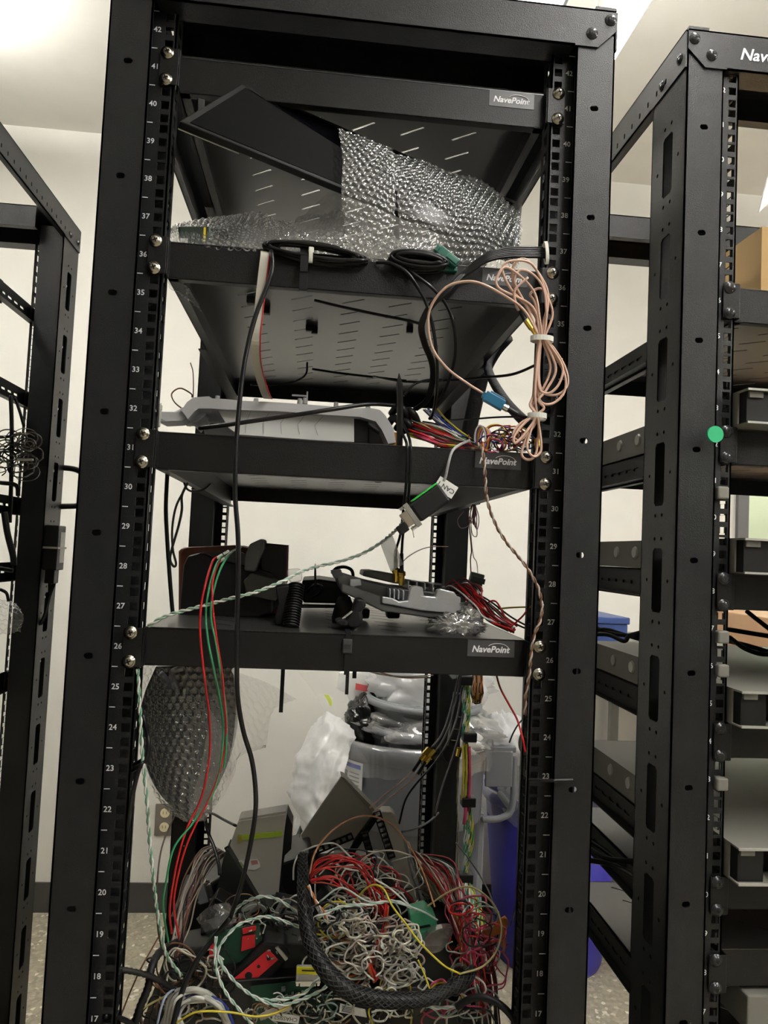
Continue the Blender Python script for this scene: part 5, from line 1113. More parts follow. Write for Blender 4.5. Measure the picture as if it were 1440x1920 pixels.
# black braided cables and struts in the right rack
for i, pts in enumerate(([(1100, 1168, .34), (1130, 1182, .32), (1160, 1190, .30), (1200, 1192, .28)], [(1100, 1195, .34), (1130, 1180, .32), (1170, 1190, .30), (1205, 1200, .28)], [(1105, 1190, .30), (1140, 1190, .28), (1170, 1202, .26), (1180, 1192, .25), (1205, 1185, .24)])):
    wire('braided_cable', pts, .0034, M['rubber'], ['upper braided black cable lying on the third tray device in the gap between racks', 'middle braided black cable lying on the third tray device in the gap between racks', 'lower braided black cable lying on the third tray device in the gap between racks'][i], n=8)
for i, pts in enumerate(([(1100, 1588, .30), (1140, 1610, .26), (1200, 1616, .22)], [(1100, 1612, .30), (1150, 1622, .26), (1200, 1650, .2)], [(1098, 1570, .32), (1140, 1600, .3), (1205, 1655, .25)])):
    wire('black_cable', pts, .0042, M['rubbergloss'], ['top black cable crossing the gap in front of the blue bin', 'middle black cable crossing the gap in front of the blue bin', 'diagonal black cable crossing the gap in front of the blue bin'][i], n=8)
wire('hanging_ring', [(1100, 1562, 1.45), (1120, 1574, 1.42), (1145, 1577, 1.42), (1168, 1570, 1.45)], .0045, M['lightgray'], 'thin pale ring hanging at the right side of the blue recycling bin', 'ring')
for i, pts in enumerate(([(1365, 1180, .28), (1400, 1186, .26), (1450, 1194, .24)], [(1365, 1202, .30), (1400, 1210, .26), (1450, 1225, .24)], [(1368, 1195, .25), (1395, 1215, .22), (1425, 1226, .2), (1455, 1226, .2)], [(1400, 1146, .30), (1420, 1162, .28), (1450, 1185, .25)])):
    wire('braided_cable', pts, .0036, M['rubber'], ['upper', 'lower', 'sagging', 'steep'][i]+' braided black cable behind the right rack rail above the third tray device', n=8)
for i, (x, y) in enumerate(((1352, 925), (1352, 1195), (1352, 1258), (1350, 1470))):
    tag(MB().box(*(lambda c: (c.x-.006, c.x+.008, -.008, .002, c.z-.007, c.z+.008))(at(x, y, -.003))).build('cage_nut_tag', M['steelgray'], bevel=.002), ['gray clip on the right rack rail just below the highest tray device', 'gray clip on the right rack rail between the second and third tray devices', 'gray clip on the right rack rail just above the third tray device', 'gray clip on the right rack rail above the lowest tray device'][i], 'clip')
# left rack: wire tangle
t = thing('wire_tangle', 'nest of thin dark wires with a pale tie on a shelf of the left rack', 'wiring harness', at(40, 850, .60))
rr = random.Random(9)
for i in range(40):
    x0, y0 = rr.uniform(-5, 60), rr.uniform(820, 885); R_ = rr.uniform(8, 26); a0 = rr.uniform(0, 6.3)
    wire('wire', [(x0+R_*math.cos(a0+q*.9), y0+R_*.7*math.sin(a0+q*.9), .60+rr.gauss(0, .02)) for q in range(rr.randint(4, 9))], rr.uniform(.0008, .0016), wm(rr.choice([(.06, .05, .04), (.10, .08, .06), (.02, .02, .02), (.13, .10, .07)])), parent=t, k=5, n=4)
MB().tube(PT([(30, 862, .57), (62, 862, .56)]), .0022, 6).build('pale_tie', M['tie_white'], t)
for i, (pts, r_) in enumerate((([(20, 742, .6), (22, 800, .6), (21, 900, .6), (18, 980, .6)], .004), ([(28, 745, .62), (38, 775, .62), (45, 800, .62)], .003), ([(0, 820, .62), (20, 818, .6), (40, 812, .6)], .003), ([(8, 960, .55), (14, 1000, .55), (24, 1040, .55), (26, 1060, .55)], .006), ([(0, 1066, .58), (24, 1070, .58)], .004), ([(0, 1105, .6), (12, 1112, .6), (16, 1128, .6)], .003), ([(0, 905, .6), (30, 910, .58), (34, 930, .58)], .004))):
    wire('black_cable', pts, r_, M['rubber'], ['long vertical', 'short slanted', 'nearly level upper', 'thick lower', 'level lower', 'curled bottom', 'bent middle'][i]+' black cable in the left rack at the photo edge', n=8)

# ================================================================ the heap at the bottom of the central rack
t = thing('equipment_chassis', 'dark equipment chassis carrying the heap of wires at the bottom of the central rack', 'equipment chassis', (0, .3, FZ+.05))
m = MB(); prism(m, [(312, 1786), (400, 1770), (560, 1768), (880, 1775), (922, 1830), (926, 2900), (180, 2900), (262, 1950)], .14, .05); m.v = [Vector((v.x, v.y, max(v.z, FZ+.05))) for v in m.v]
m.build('case', mat('dark_chassis', (.018, .02, .018), .5, colvar=.3, cscale=20), t, bevel=.003)
m = MB(); prism(m, [(318, 1720), (420, 1700), (560, 1690), (800, 1692), (890, 1720), (905, 1850), (900, 2700), (310, 2700)], .40, .16); m.v = [Vector((v.x, v.y, max(v.z, FZ+.05))) for v in m.v]
m.build('rear_case', mat('dark_chassis_rear', (.012, .013, .012), .5, colvar=.3, cscale=20), t, bevel=.003)
m = MB(); m.box(-.20, .20, .14, .56, FZ+.05, FZ+.30); m.build('base_case', M['rubber'], t, bevel=.004)
m = MB(); prism(m, [(312, 1784), (330, 1790), (300, 1880), (286, 1990), (250, 1990), (267, 1920)], .132, .008); m.build('corner_flange', mat('gray_green_flange', (.06, .065, .055), .5), t, bevel=.001)
graypanel = mat('gray_panel', (.50, .485, .43), .5)
def strip_holes(p0, p1, w, n, Y, th, m_, parent, name='slotted_edge', frac=.62):
    """perforated strip from p0 to p1 (pixels) of width w pixels with n openings"""
    a, b = Vector(p0), Vector(p1); d = b-a; L = d.length; d.normalize(); q = Vector((-d.y, d.x))
    def px(u, v): p = a+d*u+q*v; P = at(p.x, p.y, Y); return (P.x, P.z)
    hl = []
    for i in range(n):
        u0 = L*(i+(1-frac)/2)/n; u1 = L*(i+(1+frac)/2)/n; hl.append([px(u0, w*.18), px(u1, w*.18), px(u1, w*.82), px(u0, w*.82)])
    return MB().plate([[px(0, 0), px(L, 0), px(L, w), px(0, w)]]+hl, th, lambda u, v, w_: Vector((u, Y+w_, v))).build(name, m_, parent)
# gray panel with the lime tape
t = thing('gray_panel_unit', 'upright gray metal unit with lime green tape and a white sticker in the heap', 'metal panel', at(490, 1640, .28))
m = MB(); prism(m, [(447, 1540), (537, 1526), (532, 1570), (526, 1640), (520, 1700), (517, 1780), (480, 1780), (470, 1670), (452, 1625), (430, 1588)], .28, .010); m.build('front_plate', graypanel, t, bevel=.001)
m = MB(); prism(m, [(447, 1540), (450, 1535), (536, 1521), (537, 1526)], .282, .03); m.build('top_edge', mat('pale_edge', (.42, .40, .36), .5), t)
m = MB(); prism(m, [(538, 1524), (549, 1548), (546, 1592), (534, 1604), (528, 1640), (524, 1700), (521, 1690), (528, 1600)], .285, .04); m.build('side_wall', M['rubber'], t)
strip_holes((428, 1586), (505, 1716), 9, 12, .272, .003, M['rubber'], t)
m = MB(); prism(m, [(447, 1566), (452, 1567), (529, 1559), (529, 1568), (453, 1576), (448, 1577)], .276, .003); m.build('lime_tape', mat('lime_tape', (.42, .58, .05), .6), t)
m = MB(); prism(m, [(446, 1568), (453, 1567), (453, 1580), (448, 1582)], .275, .003); m.build('tape_knot', mat('dull_yellow', (.45, .38, .06), .6), t)
m = MB(); prism(m, [(440, 1616), (452, 1613), (462, 1618), (470, 1611), (482, 1610), (487, 1618), (488, 1626), (478, 1632), (466, 1630), (462, 1638), (446, 1636), (448, 1628), (440, 1622)], .277, .0012); so = m.build('sticker', M['paper'], t)
m = MB(); prism(m, [(444, 1618), (452, 1616), (458, 1624), (450, 1627)], .2765, .0008); m.build('green_print', mat('print_green', (.35, .42, .15), .6), so)
m = MB(); prism(m, [(470, 1614), (482, 1613), (484, 1620), (472, 1622)], .2765, .0008); m.build('pink_print', mat('print_pink', (.50, .22, .20), .6), so)
t = tag((lambda m: (prism(m, [(427, 1592), (500, 1714), (512, 1740), (470, 1760), (400, 1745), (396, 1718), (408, 1660), (418, 1612)], .262, .04), m)[1])(MB()).build('black_plate', mat('dull_black_plate', (.014, .015, .014), .5), bevel=.001), 'black metal plate in front of the gray unit with the lime tape', 'metal plate')
# large tilted gray plate
t = thing('gray_cover_plate', 'large plain gray plate tilted with its corner pointing up in the heap', 'metal panel', at(640, 1540, .40))
m = MB(); prism(m, [(639, 1457), (564, 1566), (577, 1602), (620, 1588), (664, 1572), (704, 1530)], .40, .006); m.build('plate', graypanel, t, bevel=.001)
m = MB(); prism(m, [(639, 1456), (645, 1458), (709, 1524), (705, 1531)], .398, .03); m.build('folded_edge', mat('pale_edge_2', (.40, .39, .34), .5), t)
strip_holes((576, 1610), (664, 1574), -13, 8, .394, .004, M['rubber'], t)
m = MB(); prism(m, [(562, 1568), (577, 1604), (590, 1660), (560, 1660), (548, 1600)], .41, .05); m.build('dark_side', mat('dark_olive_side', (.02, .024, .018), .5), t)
tag((lambda m: (prism(m, [(702, 1528), (710, 1534), (672, 1590), (640, 1640), (630, 1632), (660, 1584)], .385, .012), m)[1])(MB()).build('black_bar', M['rubber'], bevel=.001), 'black bar leaning down from the right corner of the tilted gray plate', 'bar')
# curved duct cover and slotted ducts
t = thing('wire_duct', 'gray wire duct with rounded cover and slotted black side leaning in the heap', 'wire duct', at(750, 1610, .34))
m = MB(); prism(m, [(710, 1523), (734, 1523), (742, 1528), (752, 1560), (766, 1615), (780, 1660), (794, 1704), (770, 1712), (745, 1660), (728, 1600), (716, 1552)], .33, .03); m.build('cover', mat('duct_gray', (.46, .45, .40), .42), t, bevel=.004)
strip_holes((699, 1524), (728, 1612), -15, 9, .325, .006, M['rubber'], t)
m = MB(); prism(m, [(766, 1590), (772, 1592), (800, 1696), (794, 1706)], .325, .03); m.build('side_lip', M['steel'], t)
for i, (p0, p1, w_, n, Y, lab) in enumerate((((690, 1560), (712, 1640), 14, 7, .35, 'slotted black duct side standing left of the rounded duct cover'), ((662, 1600), (690, 1690), 22, 8, .33, 'slotted black duct side in the middle of the heap'), ((640, 1612), (648, 1700), 20, 7, .32, 'slotted black duct side left of the middle one in the heap'), ((700, 1640), (730, 1690), 20, 4, .315, 'short slotted duct piece under the rounded duct cover'))):
    t = thing('slotted_duct', lab, 'wire duct', at(*p0, Y), 'slotted wire duct pieces in the heap'); strip_holes(p0, p1, w_, n, Y, .006, M['rubber'], t, 'slotted_side')
    a, b = Vector(p0), Vector(p1); d = (b-a).normalized(); q = Vector((-d.y, d.x))*w_; m = MB()
    prism(m, [tuple(a), tuple(b), tuple(b+q), tuple(a+q)], Y+.010, .004); m.build('inner_wall', mat('duct_inner_%d' % i, (.28, .28, .25), .45), t)
# dark lumps that fill the heap: modules standing or lying on the chassis
for i, (ol, Y, th, lab) in enumerate((
    ([(330, 1700), (420, 1640), (440, 1700), (430, 1790), (340, 1800)], .30, .10, 'dark module at the left end of the heap behind the brown wires'),
    ([(400, 1720), (520, 1700), (560, 1760), (540, 1840), (410, 1830)], .24, .08, 'dark module under the gray unit with the lime tape'),
    ([(520, 1620), (580, 1600), (600, 1700), (590, 1800), (530, 1790)], .33, .10, 'tall dark module between the two gray panels'),
    ([(590, 1650), (720, 1640), (780, 1700), (770, 1790), (600, 1800)], .30, .10, 'wide dark module under the slotted ducts'),
    ([(780, 1760), (860, 1740), (885, 1790), (880, 1860), (800, 1870)], .16, .10, 'black box with rounded edges under the clear oval cover'),
    ([(420, 1840), (560, 1830), (620, 1880), (600, 1990), (400, 1990)], .12, .08, 'dark module at the bottom of the heap under the yellow-banded connector'),
    ([(600, 1860), (800, 1850), (900, 1900), (890, 1990), (600, 1990)], .125, .08, 'dark module at the bottom of the heap behind the braided sleeve'),
    ([(300, 1830), (400, 1800), (430, 1880), (400, 1990), (290, 1990)], .125, .08, 'dark module at the lower left corner of the heap'))):
    m = MB(); prism(m, ol, Y, th); tag(m.build('dark_module', mat('dark_module_%d' % i, [(.012, .013, .013), (.016, .018, .015), (.01, .01, .011)][i % 3], .35+.05*(i % 4), colvar=.4, cscale=30), bevel=.004), lab, 'electronic module')
SML = ['black block below the lower corner of the black metal plate', 'gray block under the gray unit with the lime tape', 'pale gray block above the bright metal serial plug', 'black block right of the foot of the gray unit', 'pale gray block left of the braided sleeve bend', 'pale gray sliver standing at the foot of the gray unit', 'black block beside the crumpled gray film', 'black block behind the loose white wires right of the sleeve', 'gray block deep under the loose white wires', 'black block under the cream wire nest', 'black block behind the top of the braided sleeve', 'black block behind the upper left of the cream wire nest']
for i, (x, y, Y, L_, a_, mt) in enumerate([(430, 1700, .20, .05, .5, 'rubber'), (470, 1710, .19, .04, -.7, 'steelgray'), (520, 1735, .19, .03, 1.1, 'lightgray'), (545, 1700, .22, .05, .2, 'rubber'), (575, 1775, .15, .03, .8, 'lightgray'), (530, 1700, .20, .025, -1.1, 'lightgray'), (415, 1740, .18, .05, -.3, 'rubber'), (618, 1770, .16, .045, .6, 'rubber'), (650, 1800, .14, .04, -.4, 'steelgray'), (735, 1820, .12, .05, .3, 'rubber'), (600, 1700, .2, .05, -.9, 'rubber'), (690, 1750, .17, .05, .2, 'rubber')]):
    T = Matrix.Translation(at(x, y, Y)) @ Matrix.Rotation(a_, 4, 'Y') @ Matrix.Rotation(.4, 4, 'X'); q = L_/2
    t = thing('small_module', SML[i], 'electronic part', at(x, y, Y))
    MB().box(-q, q, -q*.4, q*.4, -q*.45, q*.45, T).build('body', M[mt], t, bevel=.0015)
    MB().box(-q*.8, q*.8, -q*.5, -q*.4, -q*.12, q*.12, T).box(q, q*1.1, -q*.3, q*.3, -q*.3, q*.3, T).build('port', M['recess'] if mt != 'rubber' else M['steelgray'], t)
# circuit boards
def board(ol, Y, lab, col='pcb', n=10, seed=0, th=.0016):
    t = thing('circuit_board', lab, 'circuit board', at(*ol[0], Y)); m = MB(); prism(m, ol, Y, th); m.build('board', M[col], t)
    rr = random.Random(seed); x0 = min(p[0] for p in ol)+6; x1 = max(p[0] for p in ol)-6; y0 = min(p[1] for p in ol)+5; y1 = max(p[1] for p in ol)-5
    for i in range(n):
        x, y = rr.uniform(x0, x1), rr.uniform(y0, y1); s_ = rr.uniform(2, 5); m = MB(); prism(m, [(x, y), (x+s_*2, y-s_*.4), (x+s_*2.1, y+s_), (x+.2, y+s_*1.3)], Y-.006, .006); m.build('component', [M['rubber'], M['steel'], M['lightgray'], M['rubber']][i % 4], t)
    return t
board([(410, 1745), (520, 1722), (590, 1770), (570, 1820), (440, 1810)], .190, 'green circuit board behind the red stickers in the heap', seed=1)
board([(388, 1764), (400, 1750), (486, 1732), (492, 1760), (486, 1800), (430, 1806), (396, 1812)], .1375, 'green circuit board carrying the square red sticker at the front of the heap', seed=4, n=6)
board([(470, 1850), (560, 1840), (640, 1880), (640, 1925), (480, 1925)], .112, 'green circuit board at the lower middle of the heap', seed=2, n=14)
board([(600, 1880), (720, 1870), (780, 1925), (600, 1935)], .118, 'dark board with chips at the bottom of the heap', col='rubber', seed=3, n=14)
# red labelled module
t = thing('red_label_module', 'black module with a large red label lying diagonally in the heap', 'electronic module', at(480, 1820, .11))
m = MB(); prism(m, [(494, 1768), (532, 1772), (545, 1792), (520, 1822), (466, 1872), (438, 1862), (424, 1838)], .125, .035); m.build('body', M['rubber'], t, bevel=.003)
m = MB(); prism(m, [(503, 1780), (521, 1800), (459, 1855), (438, 1836)], .1235, .0015); lo = m.build('red_label', M['red'], t)
for x, y, r_ in ((466, 1829, .0045), (485, 1812, .002), (504, 1797, .0026)): c = at(x, y, .123); MB().cyl(c-Vector((0, .0006, 0)), c, r_, n=12).build('hole', M['recess'], lo)
m = MB(); prism(m, [(516, 1778), (521, 1776), (540, 1798), (535, 1802)], .122, .004); m.build('silver_bar', M['steel'], t)
for i, ol in enumerate(([(454, 1757), (478, 1753), (478, 1776), (452, 1784)], [(454, 1742), (480, 1737), (480, 1744), (456, 1752)], [(393, 1773), (401, 1770), (400, 1796), (391, 1798)])):
    m = MB(); prism(m, ol, .134, .003); tag(m.build('red_sticker', M['red']), ['square red sticker on the green board above the red labelled module', 'thin red sticker just above the square red one', 'narrow red sticker at the left edge of the green board'][i], 'sticker')
# D-sub connectors
def dsub(c, ang, label, body='steelgray', w=.016, pins=5):
    t = thing('serial_plug', label, 'connector', c); T = Matrix.Translation(c) @ Matrix.Rotation(ang, 4, 'Y')
    MB().box(-w, w, -.006, .006, -.010, .004, T).build('hood', M[body] if isinstance(body, str) else body, t, bevel=.002)
    MB().box(-w, w, -.007, .007, .004, .006, T).build('flange', M['chrome'], t)
    MB().box(-w*.65, w*.65, -.004, .004, .006, .012, T).build('metal_shell', M['chrome'], t, bevel=.001)
    for s in (-1, 1): MB().cyl(T @ Vector((s*w*.85, -.002, -.012)), T @ Vector((s*w*.85, -.002, .011)), .0022, n=8).build('jack_screw', M['chrome'], t)
    return t
dsub(at(512, 1758, .19), .9, 'bright metal serial plug above the red labelled module', w=.013)
dsub(at(383, 1672, .24), 1.25, 'gray serial plug standing at the left end of the heap', body='lightgray', w=.014)
t = dsub(at(578, 1828, .085), 3.14, 'clear serial plug with a yellow band in the heap', body=M['bag'], w=.015)
m = MB(); prism(m, [(556, 1814), (600, 1816), (600, 1828), (556, 1826)], .076, .002); yb_ = m.build('yellow_band', mat('bright_yellow', (.75, .68, .02), .5), t)
m = MB(); prism(m, [(566, 1818.5), (590, 1819.5), (590, 1822), (566, 1821)], .0755, .0005); m.build('band_print', M['ink'], yb_)
t = dsub(at(560, 1790, .16), 2.4, 'smoky clear serial plug above the yellow-banded one', body=M['bubble'], w=.012)
# labels
t = thing('cable_label', 'white cable label reading CHASSIS2 upside down at the bottom of the heap', 'label', at(535, 1909, .09))
T = Matrix.Translation(at(536, 1909, .09)) @ Matrix.Rotation(-.12+.0, 4, 'Y'); T = Matrix.Translation(at(536, 1909, .09)) @ Matrix.Rotation(.14, 4, 'Y')
lb = MB().box(-.0165, .0165, -.0005, .0005, -.0048, .0048, T).build('flag', M['paper'], t, bevel=.0003)
tt = MB(); text_mesh(tt, 'CHASSIS2', .0068, lambda u, v, w: T @ Vector((-u, -.0008, -v))); tt.build('label_text', M['ink'], lb)
t = thing('white_label_part', 'black part with a white printed label left of center at the bottom of the heap', 'electronic part', at(662, 1895, .09))
m = MB(); prism(m, [(632, 1878), (690, 1890), (692, 1920), (630, 1910)], .098, .02); m.build('body', M['rubber'], t, bevel=.001)
m = MB(); prism(m, [(638, 1882), (685, 1893), (688, 1908), (636, 1898)], .096, .001); lo = m.build('label', M['paper'], t)
for i in range(4): m = MB(); prism(m, [(641, 1886+i*3), (664, 1891+i*3), (664, 1892+i*3), (641, 1887+i*3)], .0955, .0004); m.build('printed_line', M['ink'], lo)
# green terminal block and clear oval part
t = thing('terminal_block', 'translucent green terminal block below the coloured wire fan', 'terminal block', at(790, 1735, .14))
gm = mat('teal_green_plastic', (.05, .28, .15), .35)
m = MB(); prism(m, [(768, 1716), (800, 1706), (818, 1722), (822, 1744), (808, 1752), (790, 1772), (774, 1768)], .15, .03); m.build('body', gm, t, bevel=.002)
m = MB(); prism(m, [(778, 1740), (806, 1734), (808, 1737), (778, 1743)], .148, .002); m.build('slot', M['rubber'], t)
m = MB(); prism(m, [(780, 1752), (800, 1748), (800, 1756), (780, 1760)], .147, .004); m.build('ridge', gm, t)
m = MB(); cpts = [(p.x, p.y) for p in catmull([Vector(q) for q in [(792, 1766, 0), (808, 1748, 0), (835, 1740, 0), (850, 1744, 0), (842, 1764, 0), (825, 1784, 0), (800, 1786, 0), (792, 1766, 0)]], 5)][:-1]
prism(m, cpts, .13, .012); tag(m.build('clear_cover', film('smoky_clear', (.5, .45, .45), .5, .18, .12), bevel=.002), 'smoky clear oval cover lying right of the green terminal block', 'cover')

# braided sleeve
def braid_mat():
    m = mat('braided_sleeve', (.012, .012, .013), .5); nt = m.node_tree; b = nt.nodes['Principled BSDF']
    return m
t = thing('braided_sleeve', 'thick black braided cable sleeve curving under the whole heap of wires', 'cable', at(600, 1800, .04))
path = PT([(567, 1604, .16), (568, 1640, .12), (570, 1690, .09), (576, 1740, .07), (590, 1785, .05), (618, 1828, .035), (655, 1858, .03), (700, 1872, .03), (750, 1876, .03), (800, 1872, .035), (840, 1856, .045), (870, 1838, .055), (888, 1818, .07)])
P = dense(catmull(path, 8), .0035)
def rb_(u): return .0060+.0036*math.sin(PI*min(1, u*1.1)) if u < .85 else .0096-.026*(u-.85)
MB().tube(P, .01, 14, rf=lambda u: max(.004, rb_(u))-.0006).build('sleeve', M['rubber'], t, smooth=True)
for s in range(10):
    for sg in (-1, 1):
        out = []; a = None; L = 0; n_ = len(P)
        for i, p in enumerate(P):
            if i: L += (P[i]-P[i-1]).length
            tt_ = (P[min(i+1, n_-1)]-P[max(i-1, 0)]).normalized()
            if a is None: a = tt_.orthogonal().normalized()
            a = (a-tt_*a.dot(tt_)).normalized(); b = tt_.cross(a); q = sg*L/.013+2*PI*s/10
            out.append(p+(a*math.cos(q)+b*math.sin(q))*max(.004, rb_(i/(n_-1))))
        MB().tube(out, .0007, 4).build('braid_strand', wm((.010, .010, .011) if sg > 0 else (.026, .026, .025), .45), t, smooth=True)

# coloured fan of wires on the right
def fan(name, label, N, seed, start, end, mids, cols, **k):
    rr = random.Random(seed); t = thing(name, label, 'wiring harness', at(*mids[0][0]))
    r = k.get('r', (.0008, .0012)); jit = k.get('jit', 5); part = k.get('part', 'wire')
    for i in range(N):
        u = (i+.5)/N; a = [start[0][q]*(1-u)+start[1][q]*u for q in range(3)]; pts = [tuple(a)]
        for (x, y, Y), sp in mids: pts.append((x+(u-.5)*sp*.5+rr.gauss(0, jit), y+(u-.5)*sp+rr.gauss(0, jit), Y+rr.gauss(0, .008)))
        pts.append((end[0]+rr.gauss(0, jit*1.2), end[1]+rr.gauss(0, jit*1.2), end[2]+rr.gauss(0, .006)))
        wire(part, pts, rr.uniform(*r), wm(cols[min(len(cols)-1, int(u*len(cols)))] if rr.random() < .65 else rr.choice(cols)), parent=t, k=6, n=5)
    return t
CR = (.55, .52, .42)
fan('wiring_harness', 'dense fan of cream, yellow, red and violet wires right of the rounded duct cover', 64, 41, [(772, 1600, .30), (800, 1705, .28)], (878, 1806, .10), [((806, 1645, .26), 100), ((842, 1690, .20), 80), ((866, 1745, .15), 40)], [RED, PNK, CR, CR, CR, YEL, YEL, VIO, RED, WHT, CR, YEL, RED, PNK])
fan('wiring_harness', 'short cream wire ends packed against the rounded duct cover', 34, 42, [(776, 1622, .285), (796, 1690, .275)], (835, 1690, .22), [((798, 1655, .27), 60)], [CR, CR, WHT, CR], jit=3)
fan('wiring_harness', 'red and pink wires streaming down the right side of the heap', 40, 43, [(775, 1596, .30), (860, 1640, .28)], (905, 1900, .10), [((850, 1650, .24), 50), ((872, 1720, .16), 40), ((885, 1800, .10), 25), ((895, 1850, .09), 20)], [RED, RED, PNK, WHT, RED, BLK, (.2, .3, .25)], jit=6)
fan('wiring_harness', 'dark red wires hanging past the blue bin at the right of the heap', 9, 44, [(905, 1745, .12), (918, 1750, .12)], (932, 1930, .12), [((918, 1790, .12), 8), ((930, 1850, .12), 8)], [(.22, .02, .02), (.3, .02, .03), BLK], jit=3)
fan('wiring_harness', 'arched red wires springing from the top of the braided sleeve', 7, 45, [(580, 1640, .10), (584, 1650, .10)], (715, 1730, .12), [((605, 1622, .10), 14), ((650, 1612, .10), 14), ((690, 1636, .11), 18), ((708, 1680, .12), 14)], [RED, (.32, .03, .02), RED], jit=8, r=(.0008, .0011))
fan('wiring_harness', 'lower red wires spreading right from the braided sleeve', 6, 46, [(580, 1648, .09), (584, 1656, .09)], (690, 1700, .12), [((612, 1644, .09), 30), ((652, 1660, .10), 40)], [RED, (.32, .03, .02)], jit=5)
fan('wiring_harness', 'thick red wires rising in the middle of the heap', 5, 47, [(722, 1690, .12), (728, 1700, .12)], (705, 1838, .07), [((722, 1740, .10), 10), ((706, 1780, .08), 10), ((694, 1805, .07), 8)], [RED, (.38, .06, .01)], jit=2, r=(.0014, .0019))
# random tangle of twisted white pairs
def tangle(label, N, seed, box, Y, cols, R_=(12, 34), r=.0011, part='wire', name='wire_tangle', k=5):
    rr = random.Random(seed); t = thing(name, label, 'wiring harness', at((box[0]+box[2])/2, (box[1]+box[3])/2, Y))
    for i in range(N):
        x0, y0 = rr.uniform(box[0], box[2]), rr.uniform(box[1], box[3]); a0 = rr.uniform(0, 6.3); R0 = rr.uniform(*R_); s_ = rr.choice((-1, 1)); e = rr.uniform(.5, 1.1); Yq = Y+rr.gauss(0, .012)
        pts = []
        for q in range(rr.randint(7, 14)):
            a = a0+s_*q*.62; R1 = R0*(1+rr.gauss(0, .15)); pts.append((x0+R1*math.cos(a), y0+R1*e*math.sin(a), Yq+rr.gauss(0, .006)))
        wire(part, pts, r*rr.uniform(.8, 1.25), wm(rr.choice(cols)), parent=t, k=k, n=5)
    return t
tangle('nest of cream and white paired wires in the middle of the heap', 62, 51, (660, 1730, 780, 1840), .075, [CR, WHT, WHT, (.45, .40, .36), (.35, .28, .24)], (10, 26))
tangle('loose white and green wires left of the middle nest', 36, 52, (600, 1700, 680, 1830), .10, [WHT, WHT, (.28, .36, .32), CR, ORG, BLK, YEL], (16, 44))
tangle('mixed thin wires lying over the slotted ducts', 22, 53, (640, 1610, 760, 1720), .20, [WHT, (.32, .38, .34), BLK, RED, CR], (24, 60), r=.0010)
tangle('mixed wires under the braided sleeve at the bottom right of the heap', 34, 54, (700, 1840, 900, 1925), .085, [WHT, CR, RED, BLK, (.28, .36, .32), YEL, PNK], (14, 40))
tangle('dark and white wires at the lower left of the heap', 36, 55, (300, 1790, 420, 1910), .09, [BLK, BLK, WHT, (.25, .22, .18), CR, BRN], (14, 40))
tangle('thin wires over the green board at the lower middle of the heap', 34, 60, (470, 1868, 640, 1915), .10, [WHT, BLK, BLK, (.28, .36, .32), CR, (.2, .1, .05)], (8, 26), r=.0009)
tangle('small wires around the red labelled module', 40, 56, (420, 1700, 620, 1790), .165, [WHT, BLK, (.28, .36, .32), CR, (.2, .1, .05), BLK], (10, 30), r=.0009)
tangle('red and white wires right of the braided sleeve end', 36, 57, (860, 1700, 925, 1860), .10, [RED, RED, WHT, PNK, BLK, (.28, .36, .32)], (12, 34))
fan('wiring_harness', 'brown, tan and white wires arching at the left end of the heap', 26, 58, [(398, 1585, .30), (425, 1600, .30)], (330, 1800, .12), [((385, 1612, .26), 30), ((362, 1660, .20), 34), ((340, 1720, .15), 26)], [BRN, (.38, .30, .24), (.42, .38, .34), (.2, .08, .08), BLK, (.38, .30, .24)], jit=5)
# bottom-left white cables and yellow wires
fan('wiring_harness', 'thick white and blue wires arching at the lower left of the heap', 16, 59, [(300, 1925, .07), (345, 1925, .06)], (430, 1925, .07), [((330, 1880, .06), 24), ((368, 1860, .06), 20), ((408, 1882, .06), 16)], [WHT, WHT, (.5, .5, .46), BLU, WHT], jit=4, r=(.0016, .0030))
def lw(col, pts, lab, r=.0012, nm='loose_wire'): return wire(nm, pts, r, wm(col), lab, 'wire', k=8, n=6)
lw(YEL, [(318, 1928, .05), (340, 1912, .045), (372, 1897, .04), (430, 1898, .04), (480, 1906, .04), (520, 1898, .045), (548, 1880, .05), (562, 1862, .06)], 'yellow wire sweeping along the bottom left of the heap')
lw((.45, .38, .16), [(244, 1915, .06), (270, 1890, .06), (310, 1868, .06), (345, 1855, .07)], 'dull yellow wire at the lower left corner of the heap')
lw(YEL, [(667, 1688, .10), (684, 1668, .09), (702, 1659, .08), (720, 1668, .07), (735, 1698, .06), (760, 1731, .05), (790, 1770, .045), (832, 1810, .04), (863, 1826, .045)], 'bright yellow wire running diagonally across the middle of the heap')
lw((.42, .38, .18), [(863, 1826, .05), (905, 1812, .06), (932, 1780, .07), (940, 1735, .08), (925, 1695, .09), (895, 1668, .10), (868, 1663, .11), (835, 1676, .12), (800, 1700, .13)], 'olive yellow wire making a big loop at the right of the heap', r=.0012)
lw(YEL, [(784, 1800, .06), (795, 1825, .05), (806, 1855, .045)], 'short yellow wire crossing the clear oval cover')
lw((.55, .25, .12), [(580, 1640, .12), (590, 1600, .14), (612, 1568, .16), (645, 1542, .20), (680, 1530, .24), (712, 1534, .25), (740, 1552, .24), (770, 1590, .2), (795, 1640, .16), (815, 1700, .12)], 'orange wire arching over the tilted gray plate')
lw(WHT, [(550, 1650, .16), (552, 1620, .17), (565, 1598, .18), (600, 1584, .18), (628, 1582, .18), (650, 1600, .16), (690, 1640, .12), (730, 1665, .10), (770, 1700, .08)], 'white wire arching from behind the sleeve across the heap')
lw((.35, .42, .38), [(600, 1690, .08), (640, 1665, .08), (690, 1690, .07), (740, 1692, .07), (790, 1708, .07), (820, 1725, .08)], 'pale green wire crossing level through the middle of the heap')
